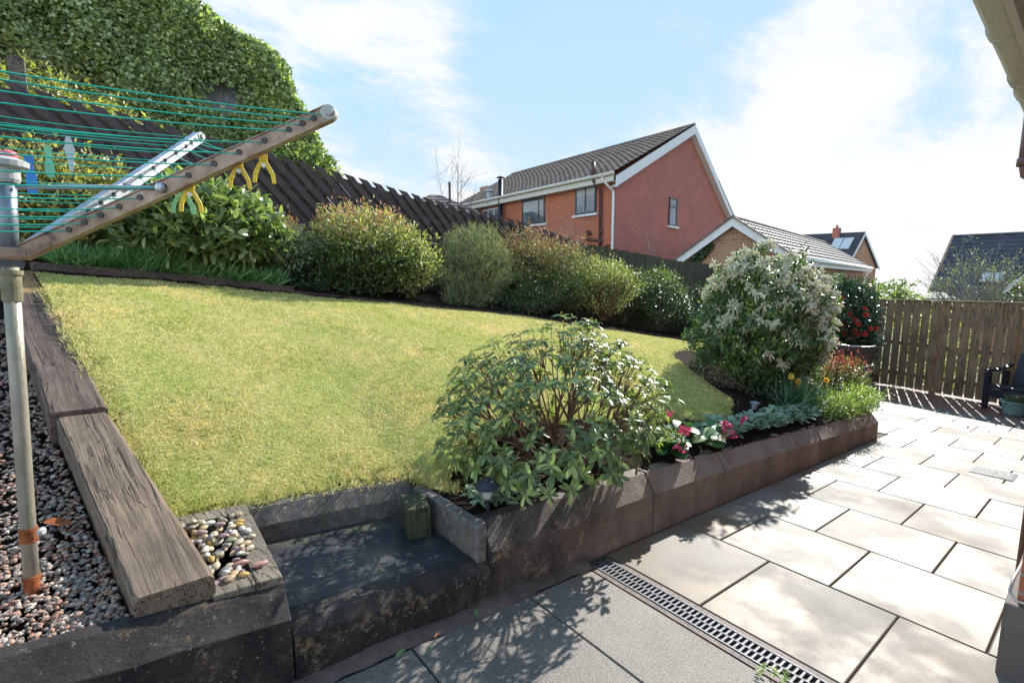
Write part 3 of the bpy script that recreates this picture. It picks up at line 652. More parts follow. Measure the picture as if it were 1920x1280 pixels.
# blades of grass: denser close to the viewpoint side
def blades(n, du, dv, hmul=1.0, seed=1):
    r = np.random.default_rng(seed); U = r.uniform(*du, n); V_ = r.uniform(*dv, n)
    k = inlawn(U, V_); U, V_ = U[k], V_[k]
    return U, V_
r_ = np.random.default_rng(2); nb = 900000
rr_ = np.exp(r_.uniform(math.log(2.3), math.log(14), nb)); ph_ = r_.uniform(math.radians(20), math.radians(108), nb)
U, V_ = rr_ * np.cos(ph_), rr_ * np.sin(ph_); k_ = inlawn(U, V_); U, V_ = U[k_], V_[k_]; n = len(U)
dist = np.hypot(U, V_); Hh = (.005 + .008 * rng.random(n)) * np.clip(.85 + dist * .05, .9, 1.5) * (1 + .5 * np.clip(np.sin(U * 5.1) * np.sin(V_ * 4.3 + 1), 0, 1)); Wd = (.0022 + .0018 * rng.random(n)) * np.clip(dist / 2.6, 1, 3.2)
ang = rng.uniform(0, 2 * PI, n); lean = rng.normal(size=(n, 2)) * .6
P0 = np.stack([U, V_, zt_(U, V_) - .002], -1); sx = np.stack([np.cos(ang), np.sin(ang), 0 * ang], -1) * Wd[:, None]
tip = P0 + np.stack([lean[:, 0] * Hh, lean[:, 1] * Hh, Hh], -1)
VV = np.stack([P0 - sx, P0 + sx, tip], 1).reshape(-1, 3)
tag(fastmesh('grass', VV, np.arange(n * 3).reshape(-1, 3), MT['blade']), 'short yellow green mossy grass covering the sloping lawn', 'grass', kind='stuff')
# longer tufts along the near lawn edge
tu = []
for (ua, va, ub, vb, cnt_) in ((.05, 2.40, 1.15, 2.37, 1500), (-.09, 3.0, .14, 2.3, 700), (1.16, 2.36, 1.3, 2.12, 900), (-.46, 5.3, -.09, 3.05, 900), (1.3, 2.14, 3.9, 2.1, 600)):
    t = rng.random(cnt_); tu.append(np.stack([ua + (ub - ua) * t + rng.normal(size=cnt_) * .02, va + (vb - va) * t + rng.normal(size=cnt_) * .02], -1))
T = np.concatenate(tu); P0 = np.stack([T[:, 0], T[:, 1], zl(T[:, 0], T[:, 1]) - .02], -1); n = len(P0)
D = unit(rng.normal(size=(n, 3)) * [.7, .7, .2] + [0, -.25, .8])
Vv, Ff = leaves(P0, D, rdir(n), rng.uniform(.025, .06, n), .004, LEAF2, .2, .5)
tag(fastmesh('edge_grass', Vv, Ff, MT['blade']), 'longer ragged grass tufts along the front edge of the lawn', 'grass', kind='stuff')

# lawn edging
mb = MB(); us = np.linspace(-.6, 13.2, 70)
for a, b in zip(us[:-1], us[1:]):
    za, zb = zl(a, 6.1), zl(b, 6.1)
    h = .07 if a < 1.55 else .018
    mb.hexa([(a, 6.09, za - .1), (b, 6.09, zb - .1), (b, 6.15, zb - .1), (a, 6.15, za - .1), (a, 6.09, za + h), (b, 6.09, zb + h), (b, 6.15, zb + h), (a, 6.15, za + h)])
tag(build(mb, 'lawn_edging', MT['sleeper2']), 'low dark timber edging between the back of the lawn and the shrub border', 'edging')

# gravel: individual little stones
def ico():
    import bmesh
    bm = bmesh.new(); bmesh.ops.create_icosphere(bm, subdivisions=1, radius=1)
    V = np.array([v.co[:] for v in bm.verts]); F = np.array([[v.index for v in f.verts] for f in bm.faces]); bm.free(); return V, F
IV, IF = ico()
def stones(P, size, seed, flat=.6, jit=.27):
    r = np.random.default_rng(seed); n = len(P)
    S = size[:, None] * np.stack([r.uniform(.8, 1.25, n), r.uniform(.6, .9, n), r.uniform(flat * .8, flat * 1.2, n)], -1)
    a = r.uniform(0, 2 * PI, n); tilt = r.normal(size=n) * .35
    V = IV[None] * (1 + r.normal(size=(n, len(IV), 1)) * jit)
    for _ in range(3):      # broken flat faces
        w_ = unit(r.normal(size=(n, 1, 3))); d_ = (V * w_).sum(-1, keepdims=True); V = V - w_ * np.maximum(d_ - .5, 0)
    V = V * S[:, None]
    ct, st_ = np.cos(tilt)[:, None], np.sin(tilt)[:, None]
    y, z = V[..., 1] * ct - V[..., 2] * st_, V[..., 1] * st_ + V[..., 2] * ct
    ca, sa = np.cos(a)[:, None], np.sin(a)[:, None]
    x, y = V[..., 0] * ca - y * sa, V[..., 0] * sa + y * ca
    V = np.stack([x, y, z], -1) + P[:, None]
    F = IF[None] + (np.arange(n) * len(IV))[:, None, None]
    return V.reshape(-1, 3), F.reshape(-1, 3)
def zg(u, v): return .30 + .20 * (v - 1.7) + .04 * (.3 - u)
n = 10500; r = np.random.default_rng(11)
v_ = 1.76 + (r.random(n) ** 1.7) * 3.6; u_ = np.interp(v_, [1.7, 3.05, 5.3], [-.04, -.29, -.66]) - (r.random(n) ** 1.2) * (.75 + .25 * (v_ - 1.7))
P = np.stack([u_, v_, zg(u_, v_) + r.normal(size=n) * .007], -1)
sz = r.uniform(.006, .0145, n) * np.clip(.95 + .12 * (v_ - 1.7), 1, 1.5)
Vs, Fs_ = stones(P, sz, 5)
tag(fastmesh('gravel', Vs, Fs_, MT['gravel'], smooth=False), 'pink and grey granite chippings around the clothes airer pole', 'gravel', kind='stuff')

# rounded decorative pebbles in the pocket
PC = [('white', (.62, .58, .5)), ('cream', (.55, .44, .3)), ('tan', (.42, .29, .16)), ('grey', (.2, .19, .17)), ('mauve', (.3, .2, .19)), ('yellow', (.55, .34, .09)), ('olive', (.22, .2, .12))]
PM = {k: rough_mat('pebble_' + k, [(.3, tuple(x * .65 for x in c)), (.55, c), (.75, tuple(min(1, x * 1.4) for x in c))], 35, .45, .3, 90, .002) for k, c in PC}
def pebble(p, s, col, name='pebble', asp=(1, .7, .5), seed=0, rot=None):
    import bmesh
    r = np.random.default_rng(seed); bm = bmesh.new(); bmesh.ops.create_icosphere(bm, subdivisions=3, radius=1)
    V = np.array([v.co[:] for v in bm.verts]); F = [tuple(v.index for v in f.verts) for f in bm.faces]; bm.free()
    q = r.normal(size=(5, 3)); 
    for w in q: V = V * (1 + .07 * np.sin(V @ w * 1.6 + w[0])[:, None])
    V = V * np.array(asp) * s; a = r.uniform(0, PI) if rot is None else rot
    V = np.stack([V[:, 0] * math.cos(a) - V[:, 1] * math.sin(a), V[:, 0] * math.sin(a) + V[:, 1] * math.cos(a), V[:, 2]], -1)
    tl = r.normal() * .25; V = np.stack([V[:, 0], V[:, 1] * math.cos(tl) - V[:, 2] * math.sin(tl), V[:, 1] * math.sin(tl) + V[:, 2] * math.cos(tl)], -1)
    me = bpy.data.meshes.new(name); me.from_pydata(V.tolist(), [], F); me.materials.append(PM[col]); me.polygons.foreach_set('use_smooth', [True] * len(F))
    o = bpy.data.objects.new(name, me); C.objects.link(o); o.location = p; return o
r = np.random.default_rng(21); ks = [k for k, _ in PC]; placed = []
tries = 0
while len(placed) < 74 and tries < 6000:
    tries += 1; v = r.uniform(1.80, 2.27); uL = np.interp(v, [1.755, 3.05], [.172, -.088]) + .012; u = r.uniform(uL, .33)
    if u > .30 - .25 * (1.95 - v) and v < 1.95: continue
    s = r.uniform(.013, .023); layer = 0
    for (a, b, c) in placed:
        if math.hypot(a - u, b - v) < (s + c) * .62: layer = 9; break
    if layer: continue
    placed.append((u, v, s)); zb = np.interp(v, [1.75, 2.3], [.333, .36])
    k = ks[r.integers(len(ks))]
    tag(pebble((u, v, zb + s * .42), s, k, seed=len(placed)), 'small rounded mixed quartz pebble heaped in the pocket beside the nearest sleeper', 'pebble', 'pebbles heaped beside the step')
r2 = 0
for i in range(26):   # a second layer lying on the first
    a, b, c = placed[r.integers(len(placed))]
    u, v = a + r.uniform(-.012, .012), b + r.uniform(-.012, .012)
    if v < 1.9 or u < np.interp(v, [1.755, 3.05], [.172, -.088]) + .02 or u > .3: continue
    k = ks[r.integers(len(ks))]; s = r.uniform(.012, .02)
    tag(pebble((u, v, np.interp(v, [1.75, 2.3], [.333, .36]) + .022 + s * .3), s, k, seed=300 + i), 'small rounded mixed quartz pebble heaped in the pocket beside the nearest sleeper', 'pebble', 'pebbles heaped beside the step')
PM['pinkstone'] = rough_mat('pebble_pink', [(.3, (.3, .13, .11)), (.7, (.5, .27, .23))], 30, .5, .3, 90, .002)
tag(pebble((.262, 1.868, .353), .024, 'pinkstone', asp=(1.1, .6, .5), seed=77, rot=.3), 'smooth reddish pink oval pebble at the front of the heap', 'pebble')
tag(pebble((.318, 1.83, .345), .024, 'pinkstone', asp=(1.1, .55, .4), seed=78, rot=.1), 'flat pointed pink stone lying alone on the greyed timber edging', 'pebble')
tag(pebble((.21, 1.845, .352), .022, 'grey', asp=(1.05, .7, .55), seed=79, rot=.7), 'dark grey egg shaped pebble at the front of the heap', 'pebble')
tag(pebble((-.22, 2.05, .375), .013, 'white', asp=(1, .8, .6), seed=80), 'small pale pebble lying on the red gravel near the airer pole', 'pebble')

# ------------------------------------------------------------------ rotary clothes airer
HUB = np.array([-.24, 2.034, 1.43]); FOOT = np.array([-.286, 2.034, .34]); TOP = np.array([-.226, 2.034, 1.635])
root = empty('rotary_clothes_airer', FOOT, 'old rotary clothes airer with teal lines, brown and silver arms on a rusty pole', 'clothes airer')
ln = lambda t: FOOT + (HUB - FOOT) * t
mb = MB(); mb.tube([ln(-.03), ln(.3), ln(.6), ln(.96)], .0192, 20); build(mb, 'pole', MT['grey_pole'], root, smooth=True)
mb = MB(); mb.tube([ln(-.02), ln(.03), ln(.085)], [.0199, .0201, .0197], 20, cap=False); build(mb, 'rusty_foot', MT['rust'], root, smooth=True)
for (a_, b_) in ((.082, .094), (.195, .235)):
    mb = MB(); mb.tube([ln(a_), ln(a_ + .25 * (b_ - a_)), ln(a_ + .3 * (b_ - a_)), ln(a_ + .7 * (b_ - a_)), ln(a_ + .75 * (b_ - a_)), ln(b_)], [.0225, .023, .0212, .0212, .0232, .0225], 20); build(mb, 'rust_band', MT['rust'], root)
mb = MB(); q_ = ln(.222) + np.array([.024, -.018, 0]); mb.lathe(q_, [(.004, 0), (.012, .004), (.014, .012), (.008, .018)], 12, axis=(.8, -.6, 0)); build(mb, 'thumb_screw', MT['cap'], root)
mb = MB(); mb.tube([ln(.87), ln(.95)], .0232, 20); mb.tube([ln(.94), ln(.952)], .0275, 20); build(mb, 'collar', rough_mat('olive_grey_collar', [(.3, (.14, .13, .07)), (.7, (.30, .28, .18))], 14, .6), root)
mb = MB(); mb.tube([HUB - [0, 0, .02], TOP], .0205, 20); build(mb, 'upper_pole', MT['blue_pole'], root, smooth=True)
mb = MB(); mb.box(HUB + [-.045, -.045, -.022], HUB + [.045, .045, .012]); 
build(mb, 'hub', MT['brown_arm'], root, bevel=.008)
mb = MB(); mb.lathe(TOP - [0, 0, .01], [(.026, 0), (.03, .01), (.03, .04), (.05, .045), (.052, .06), (.03, .07)], 20); build(mb, 'top_cap', MT['cap'], root, smooth=False)
mb = MB(); mb.lathe(TOP + [.01, 0, .06], [(.018, 0), (.021, .008), (.015, .018), (.005, .022)], 16); build(mb, 'pink_knob', MT['pinkP'], root, smooth=True)
tips = [np.array([.51, 1.475, 1.822]), np.array([.346, 2.766, 2.009]), np.array([-1.005, 2.525, 1.955]), np.array([-.843, 1.225, 1.72])]
hubout = []
for i, tp in enumerate(tips):
    d = tp - HUB; h = d.copy(); h[2] = 0; h /= np.linalg.norm(h); hubout.append(HUB + h * .045)
fr = [(x - 40) / 575 for x in (609, 589, 568, 543, 497, 450, 403, 355, 309, 264, 225, 190, 159, 130)]
# true distance along the arm for those picture fractions is nearly linear as the arm keeps its distance
for i, (tp, st0) in enumerate(zip(tips, hubout)):
    mat = MT['brown_arm'] if i in (0, 3) else MT['silver_arm']
    d = (tp - st0); L = np.linalg.norm(d); d /= L; side = np.cross(d, [0, 0, 1.]); side /= np.linalg.norm(side); up = np.cross(side, d)
    mb = MB()
    w, hh, th = .012, .020, .002
    mb.obox((st0 + tp) / 2 + up * 0, d * L / 2, side * (w - .0025), up * (hh))
    mb.obox((st0 + tp) / 2 + up * (hh + .0005), d * L / 2, side * (w + .001), up * .0015)
    mb.obox((st0 + tp) / 2 - up * (hh + .0005), d * L / 2, side * (w + .001), up * .0015)
    arm = build(mb, 'arm', mat, root)
    mb = MB(); mb.tube([tp - side * .013, tp + side * .013], .021, 18); mb.tube([tp - side * .02 + d * .006, tp + side * .02 + d * .006], .012, 12); build(mb, 'end_eyelet', MT['cap'], arm)
    for f in fr:
        c = st0 + d * L * f + up * .002
        mb = MB(); mb.tube([c - side * (w + .0002), c + side * (w + .0002)], .0085, 12); build(mb, 'line_grommet', MT['hole'], arm)
    # strut from top cap
    q = st0 + d * L * .46 + side * .012
    s0 = TOP + (q - TOP) * .06 * 1.0 - np.array([0, 0, .02])
    mb = MB(); mb.tube([s0, q], .0065, 10); strut = build(mb, 'strut', MT['silver_arm'] if i % 2 else MT['blue_pole'], root, smooth=True)
    mb = MB(); mb.lathe(q + side * .006, [(.014, -.004), (.014, .003), (.009, .008), (.001, .0095)], 14, axis=side); mb.lathe(q - side * .03, [(.001, -.0095), (.009, -.008), (.014, -.003), (.014, .004)], 14, axis=side); build(mb, 'rivet', MT['silver_arm'], strut)
mb = MB(); LINES = {}
for k, f in enumerate(fr):
    pts = []
    for i in range(4):
        A = hubout[i] + (tips[i] - hubout[i]) * f; B = hubout[(i + 1) % 4] + (tips[(i + 1) % 4] - hubout[(i + 1) % 4]) * f
        sag = (.055 if i == 0 else .02 + .012 * random.random()) * f * (1 + .5 * random.random())
        seg = [A + (B - A) * t - np.array([0, 0, sag * 4 * t * (1 - t)]) for t in np.linspace(0, 1, 13)]
        LINES[(k, i)] = (A, B, sag); pts += seg[:-1]
    pts.append(pts[0]); mb.tube(pts, .0017, 6, cap=False)
build(mb, 'washing_line', MT['line'], root, smooth=True)
def on_line(k, i, t):
    A, B, s = LINES[(k, i)]; return A + (B - A) * t - np.array([0, 0, s * 4 * t * (1 - t)])
def peg_V(p, mat, label, h=.062, yaw=0.0, name='clothes_peg', group=None, parts=True):
    """splayed plastic peg hanging from a line"""
    root = empty(name, p, label, 'peg', group)
    ca, sa = math.cos(yaw), math.sin(yaw)
    def T(x, z, y=0): return np.array([p[0] + x * ca - y * sa, p[1] + x * sa + y * ca, p[2] + z])
    for s in (-1, 1):
        mb = MB(); c = [(s * .006, .020), (s * .0045, 0), (s * .015, -.020), (s * .023, -h * .6), (s * .026, -h)]; w = [.006, .0065, .0065, .006, .005]
        for (a, b, wa, wb) in zip(c[:-1], c[1:], w[:-1], w[1:]):
            mb.hexa([T(b[0] - wb, b[1], -.005), T(b[0] + wb, b[1], -.005), T(b[0] + wb, b[1], .005), T(b[0] - wb, b[1], .005), T(a[0] - wa, a[1], -.005), T(a[0] + wa, a[1], -.005), T(a[0] + wa, a[1], .005), T(a[0] - wa, a[1], .005)])
        build(mb, 'peg_jaw', mat, root, bevel=.0015)
    mb = MB(); mb.tube([T(0, -.012, -.008), T(0, -.012, .008)], .006, 10); build(mb, 'spring', MT['silver_arm'], root)
def peg_flat(p, mat, label, h=.085, yaw=0., w=.011, side=False):
    root = empty('clothes_peg', p, label, 'peg')
    ca, sa = math.cos(yaw), math.sin(yaw)
    def T(x, z, y=0): return np.array([p[0] + x * ca - y * sa, p[1] + x * sa + y * ca, p[2] + z])
    prof = [(.022, w * .75), (.012, w * .95), (0, w * .75), (-.02, w * .6), (-.045, w), (-h * .78, w * 1.15), (-h * .95, w * .9), (-h, w * .4)]
    if side:
        prof = [(.03, w * .35), (.012, w * .8), (0, w * .7), (-.015, w * 1.2), (-.03, w * .9), (-h, w * .3)]
    for s in (-1, 1):
        mb = MB()
        for (za, wa), (zb, wb) in zip(prof[:-1], prof[1:]):
            ya = s * (.004 + .004 * abs(za) / .05); yb = s * (.004 + .004 * abs(zb) / .05)
            mb.hexa([T(-wb, zb, yb - .0022), T(wb, zb, yb - .0022), T(wb, zb, yb + .0022), T(-wb, zb, yb + .0022), T(-wa, za, ya - .0022), T(wa, za, ya - .0022), T(wa, za, ya + .0022), T(-wa, za, ya + .0022)])
        build(mb, 'peg_jaw', mat, root)
    mb = MB(); mb.tube([T(-.009, -.012, 0), T(.009, -.012, 0)], .006, 10); build(mb, 'spring', MT['silver_arm'], root)
yw = math.atan2(-.62, .78)
peg_V(on_line(4, 0, .03) + [0, 0, -.045], MT['yellow'], 'yellow splayed clothes peg nearest the tip of the brown arm', yaw=-.25)
peg_V(on_line(5, 0, .03) + [0, 0, -.03], MT['yellow'], 'yellow splayed clothes peg second from the tip of the brown arm', yaw=-.25)
peg_V(on_line(7, 0, .03) + [0, 0, -.035], MT['yellow'], 'yellow splayed clothes peg just above the rivet of the brown arm', yaw=-.25)
peg_V(on_line(7, 0, .06) + [-.012, .03, -.035], MT['greenP'], 'pale green and white peg tucked behind a yellow peg', yaw=.1)
peg_flat(on_line(6, 1, .40), MT['blueP'], 'blue plastic peg hanging near the top of the airer pole', h=.11, yaw=.1, w=.014)
peg_flat(on_line(5, 1, .355), MT['greenP'], 'pale green peg hanging between the blue peg and the clear peg', h=.09, yaw=.08, w=.012)
peg_flat(on_line(4, 1, .31), MT['clearP'], 'milky clear peg seen side on near the airer pole', h=.10, yaw=.06, w=.014, side=True)

# ------------------------------------------------------------------ fences
def back_fence(u0, u1, v=7.4):
    root = empty('garden_fence', ((u0 + u1) / 2, v, zl((u0 + u1) / 2, v)), 'tall dark brown fence of slanting overlapped boards with a sawtooth top behind the shrubs', 'fence')
    ft = lambda u: np.interp(u, [-5, -.78, 2.55, 4.18, 5.8, 8.0, 11.47, 13.4], [3.9, 3.375, 2.93, 2.68, 2.50, 2.12, 1.84, 1.76])
    for lay, (dy, off, lower) in enumerate(((-.034, 0, 0), (.008, .109, .058))):
        mb = MB(); u = u0 + off - (.036 if lay else 0)
        while u < u1:
            # board slants 45 degrees, running down to the right
            zt = ft(u) - lower; zb = ft(u) - 1.95 ; w = .145 if lay == 0 else .216
            n = 1
            du = (zt - zb) * .9
            if u + w + du > u1 + .3: du = max(.02, u1 + .3 - u - w); zb = zt - du / .9
            y0 = v + dy; th = .016
            c = random.uniform(-.007, .007)
            a = [(u, y0 + c, zt), (u + w, y0 + c, zt - .16 * w - .006), (u + w + du, y0 + c, zb - .16 * w), (u + du, y0 + c, zb)]
            mb.prism(a, (0, th, 0)); u += .218
        build(mb, 'board_panel', MT['fence'], root)
    for zo, nm in ((.35, 'rail'), (1.1, 'rail'), (1.7, 'rail')):
        mb = MB(); us = np.linspace(u0, u1 + .4, 12)
        for a, b in zip(us[:-1], us[1:]):
            mb.bar((a, v, ft(a) - zo), (b, v, ft(b) - zo), .03, .07)
        build(mb, nm, MT['fence'], root)
    return ft
ft = back_fence(-6.0, 7.9)
# the short pale post end sticking up behind the fence at the left
mb = MB(); mb.box((-.72, 7.46, 1.2), (-.59, 7.53, 3.66)); tag(build(mb, 'timber_post', MT['timber'], bevel=.006), 'pale brown post end standing up behind the dark fence against the ivy', 'post')
root = empty('garden_fence', (10.8, 7.4, 0), 'mossy fence of upright dark boards from the light bush to the far lawn corner', 'fence')
mb = MB(); u = 8.0
while u < 13.35:
    zt = ft(u) + random.uniform(-.012, .012); zb = zl(u, 7.4) - .3
    mb.box((u, 7.385 + random.uniform(-.006, .006), zb), (u + .125, 7.405, zt)); u += .132
build(mb, 'board_panel', MT['fence_moss'], root)
mb = MB(); mb.bar((8, 7.43, ft(8.) - .3), (13.3, 7.43, ft(13.3) - .3), .03, .07); mb.bar((8, 7.43, ft(8.) - 1.2), (13.3, 7.43, ft(13.3) - 1.2), .03, .07); build(mb, 'rail', MT['fence_moss'], root)
root = empty('garden_fence', (13.45, 5.5, -.2), 'dark fence side behind the red flowered camellia and the white flowered shrub', 'fence')
mb = MB(); v = 3.62
while v < 7.4:
    zt = 1.06 if v < 4.9 else 1.55; mb.box((13.4, v, -1.3), (13.42, v + .125, zt + .02 * random.random())); v += .134
build(mb, 'board_panel', MT['fence_moss'], root)
for v, h in ((3.6, 1.15), (4.95, 1.66), (7.3, 1.8)):
    mb = MB(); mb.box((13.37, v - .05, -1.3), (13.47, v + .05, h)); build(mb, 'post', MT['fence_moss'], root, bevel=.006)
# patio fence with gaps: from (13.22,3.34) to (12.0,.9) and on
root = empty('patio_fence', (12.6, 2, zp(12.6, 2)), 'upright spaced brown boards of the fence closing the paved yard', 'fence')
A = np.array([13.32, 3.56]); B = np.array([11.75, .0]); Lf = np.linalg.norm(B - A); dr = (B - A) / Lf; nr = np.array([dr[1], -dr[0]])
if nr @ np.array([-1, 0]) < 0: nr = -nr
mb = MB(); s = 0.0; i = 0
while s < Lf:
    w = .152; p = A + dr * s; q = A + dr * (s + w); zt = np.interp(s / Lf, [0, 1], [.925, .975]) + random.uniform(-.006, .006) - .02
    for (a, b) in ((p, q),):
        za, zb_ = zp(*a) + .035, zp(*b) + .035
        o = nr * .018; j = random.uniform(-.003, .003)
        mb.hexa([(a[0], a[1], za), (b[0], b[1], zb_), (b[0] + o[0], b[1] + o[1], zb_), (a[0] + o[0], a[1] + o[1], za), (a[0], a[1], zt), (b[0], b[1], zt + j), (b[0] + o[0], b[1] + o[1], zt + j), (a[0] + o[0], a[1] + o[1], zt)])
    s += w + .030; i += 1
build(mb, 'board_panel', MT['fence_patio'], root, bevel=.002)
for zz, a_, b_ in ((.80, 0, 0), (.0, -.0, .03), (-.62, -.05, .08)):
    mb = MB(); o = -nr * .026; mb.bar((A[0] + o[0], A[1] + o[1], zz + a_), (B[0] + o[0], B[1] + o[1], zz + b_), .045, .085); build(mb, 'rail', MT['fence_patio'], root)
mb = MB(); o = nr * .01; mb.bar((A[0] + o[0], A[1] + o[1], .918), (B[0] + o[0], B[1] + o[1], .968), .07, .022); build(mb, 'top_rail', MT['fence_patio'], root)
for k in (0.02, .35, .68, 1.0):
    p = A + (B - A) * k - nr * .09; mb = MB(); mb.box((p[0] - .045, p[1] - .045, -1.2), (p[0] + .045, p[1] + .045, .86)); build(mb, 'post', MT['fence_patio'], root, bevel=.005)

# ------------------------------------------------------------------ shrubs
def dome_tips(n, c, rad, rx, ry, zb, zt, seed, low=.15, lump=.14, inner=.25):
    """points in the outer shell of an uneven dome. c=(u,v)"""
    r = np.random.default_rng(seed); out = []
    lob = unit(r.normal(size=(14, 3)) + [0, 0, .3])
    while len(out) < n:
        d = unit(r.normal(size=3)); 
        if d[2] < -.75: continue
        k = 1 + lump * (np.max(lob @ d) ** 6 * 2 - 1) + lump * .4 * r.normal() * .6
        rr = r.uniform(inner, 1) ** .38 * k
        if r.random() < .06: rr *= r.uniform(1.08, 1.2)      # stray shoots
        cz = zb + (zt - zb) * (.42 + low * 0); hz_up = zt - cz; hz_dn = cz - zb
        lo_ = 1 - .42 * max(0., -d[2] - .1)      # crowns draw in towards their foot
        rr_x = rr * lo_
        p = np.array([c[0] + d[0] * rad * rx * rr_x, c[1] + d[1] * rad * ry * rr_x, cz + d[2] * rr * (hz_up if d[2] > 0 else hz_dn)])
        out.append(p)
    return np.array(out)
def shrub(name, label, c, rad, zb, zt, mats, n=5000, L=.05, W=.02, seed=1, rx=1, ry=1, prof=LEAF2, per=7, stem='bark', cat='shrub', base=None, group=None, lump=.14, spread=.045, upb=.35, core=True, tipfrac=(0, 0, 0), inner=.25, stems=True, r0=.02, droop=.15, loc=None, stemvis=.0):
    zg_ = zb if base is None else base
    root = empty(name, (c[0], c[1], zg_), label, cat, group)
    nt_ = n // per; T = dome_tips(nt_, c, rad, rx, ry, zb, zt, seed, lump=lump, inner=inner); r = np.random.default_rng(seed + 50)
    cen = np.array([c[0], c[1], zb + (zt - zb) * .3]); od = unit(T - cen)
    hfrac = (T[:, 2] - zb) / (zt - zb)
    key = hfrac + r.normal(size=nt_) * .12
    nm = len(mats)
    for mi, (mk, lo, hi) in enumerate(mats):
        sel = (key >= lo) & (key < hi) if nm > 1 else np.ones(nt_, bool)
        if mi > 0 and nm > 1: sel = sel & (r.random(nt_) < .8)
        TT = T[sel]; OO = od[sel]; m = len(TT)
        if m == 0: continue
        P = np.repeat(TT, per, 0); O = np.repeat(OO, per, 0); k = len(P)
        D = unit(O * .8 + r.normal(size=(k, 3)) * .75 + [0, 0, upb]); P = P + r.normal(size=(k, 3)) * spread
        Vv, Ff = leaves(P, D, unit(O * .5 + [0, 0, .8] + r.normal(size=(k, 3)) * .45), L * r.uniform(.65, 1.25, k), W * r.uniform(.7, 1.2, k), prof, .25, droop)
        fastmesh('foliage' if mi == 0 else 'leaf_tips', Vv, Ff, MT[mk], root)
    if stems:
        mb = MB(); branches(mb, (c[0], c[1], zg_ - .05), T[r.choice(nt_, min(nt_, 130), replace=False)], (6, 26), r0, .0035, 4)
        build(mb, 'stems', MT[stem], root)
    return root, T
shrub('gold_leaved_shrub', 'yellow variegated shrub before the dark fence behind the airer lines', (-.62, 6.75), .95, 1.5, 2.62, [('lf_gold', -1, 2)], 11000, .062, .03, 3, rx=1.15, ry=.6)
shrub('gold_leaved_shrub', 'low gold tinged shrub squeezed between the tall yellow shrub and the laurel', (.22, 6.7), .5, 1.4, 2.25, [('lf_mid', -1, .75), ('lf_gold', .6, 2)], 3500, .055, .026, 33, rx=.8, ry=.7)
shrub('laurel_shrub', 'domed laurel with big pale green pointed leaves behind the strap leaved border', (.88, 6.5), .90, 1.42, 2.40, [('lf_laurel', -1, 2)], 8200, .118, .05, 5, ry=.62, prof=LEAFO, per=6, spread=.05, droop=.35)
shrub('silver_leaved_shrub', 'small greyish shrub tucked between the laurel and the red tipped shrub', (1.62, 6.45), .30, 1.4, 2.12, [('lf_grey', -1, .8), ('lf_pinkish', .75, 2)], 2400, .05, .012, 7)
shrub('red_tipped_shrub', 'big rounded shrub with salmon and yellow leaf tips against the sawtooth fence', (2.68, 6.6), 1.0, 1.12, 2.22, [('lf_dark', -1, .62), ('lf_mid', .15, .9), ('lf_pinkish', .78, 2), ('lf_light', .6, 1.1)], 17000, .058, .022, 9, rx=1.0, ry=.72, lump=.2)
shrub('yellow_tipped_shrub', 'yellow green side growth on the right of the red tipped shrub', (3.32, 6.45), .45, 1.15, 1.95, [('lf_light', -1, 2)], 3600, .055, .024, 10, ry=.8, lump=.25)
shrub('broom_shrub', 'rounded grey green broom like shrub with fine needle shoots in mid border', (4.58, 6.7), .68, .84, 2.22, [('lf_broom', -1, 2)], 15000, .085, .007, 11, ry=.85, upb=1.0, lump=.06, per=9, spread=.03)
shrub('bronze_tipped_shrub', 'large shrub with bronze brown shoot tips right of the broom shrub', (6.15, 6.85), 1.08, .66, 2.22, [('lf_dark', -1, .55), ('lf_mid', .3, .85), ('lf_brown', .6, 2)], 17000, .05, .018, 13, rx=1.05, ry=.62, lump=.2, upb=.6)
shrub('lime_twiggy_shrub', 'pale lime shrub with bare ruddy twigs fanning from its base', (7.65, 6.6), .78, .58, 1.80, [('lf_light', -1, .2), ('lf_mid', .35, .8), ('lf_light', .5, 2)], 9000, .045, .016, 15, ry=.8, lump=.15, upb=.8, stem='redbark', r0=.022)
root = bpy.data.objects['lime_twiggy_shrub']
mb = MB(); r = np.random.default_rng(4)
for i in range(170):
    a = r.uniform(0, 2 * PI); s = r.uniform(.25, .72); h = r.uniform(.5, 1.1)
    p0 = np.array([7.72 + math.cos(a) * .12, 6.6 + math.sin(a) * .12, .6]); p1 = np.array([7.72 + math.cos(a) * s, 6.6 - .15 + math.sin(a) * s * .8, .6 + h])
    mb.tube([p0, p0 * .5 + p1 * .5 + [0, 0, -.05], p1], [.006, .004, .002], 4, cap=False)
build(mb, 'bare_twigs', MT['redbark'], root)
shrub('dark_leaved_shrub', 'dark glossy evergreen shrub in the shade at the far lawn corner', (9.9, 6.8), .85, .22, 1.58, [('lf_dark', -1, .8), ('lf_mid', .7, 2)], 9000, .06, .024, 17, rx=1.1, ry=.65)
shrub('dark_leaved_shrub', 'low dark shrub against the upright boards behind the white flowered shrub', (11.8, 6.7), .8, -.1, 1.2, [('lf_dark', -1, 2)], 5000, .06, .024, 18, rx=1.1, ry=.65)
shrub('dark_leaved_shrub', 'dark shrub filling the gap between the broom shrub and the bronze tipped shrub', (5.35, 7.0), .62, .8, 2.0, [('lf_dark', -1, .8), ('lf_brown', .75, 2)], 6500, .05, .018, 26, rx=1.1, ry=.5)
shrub('dark_leaved_shrub', 'dark shrub filling the gap right of the lime twiggy shrub', (8.75, 6.95), .62, .45, 1.62, [('lf_dark', -1, .85), ('lf_mid', .7, 2)], 6000, .055, .02, 27, rx=1.1, ry=.5)
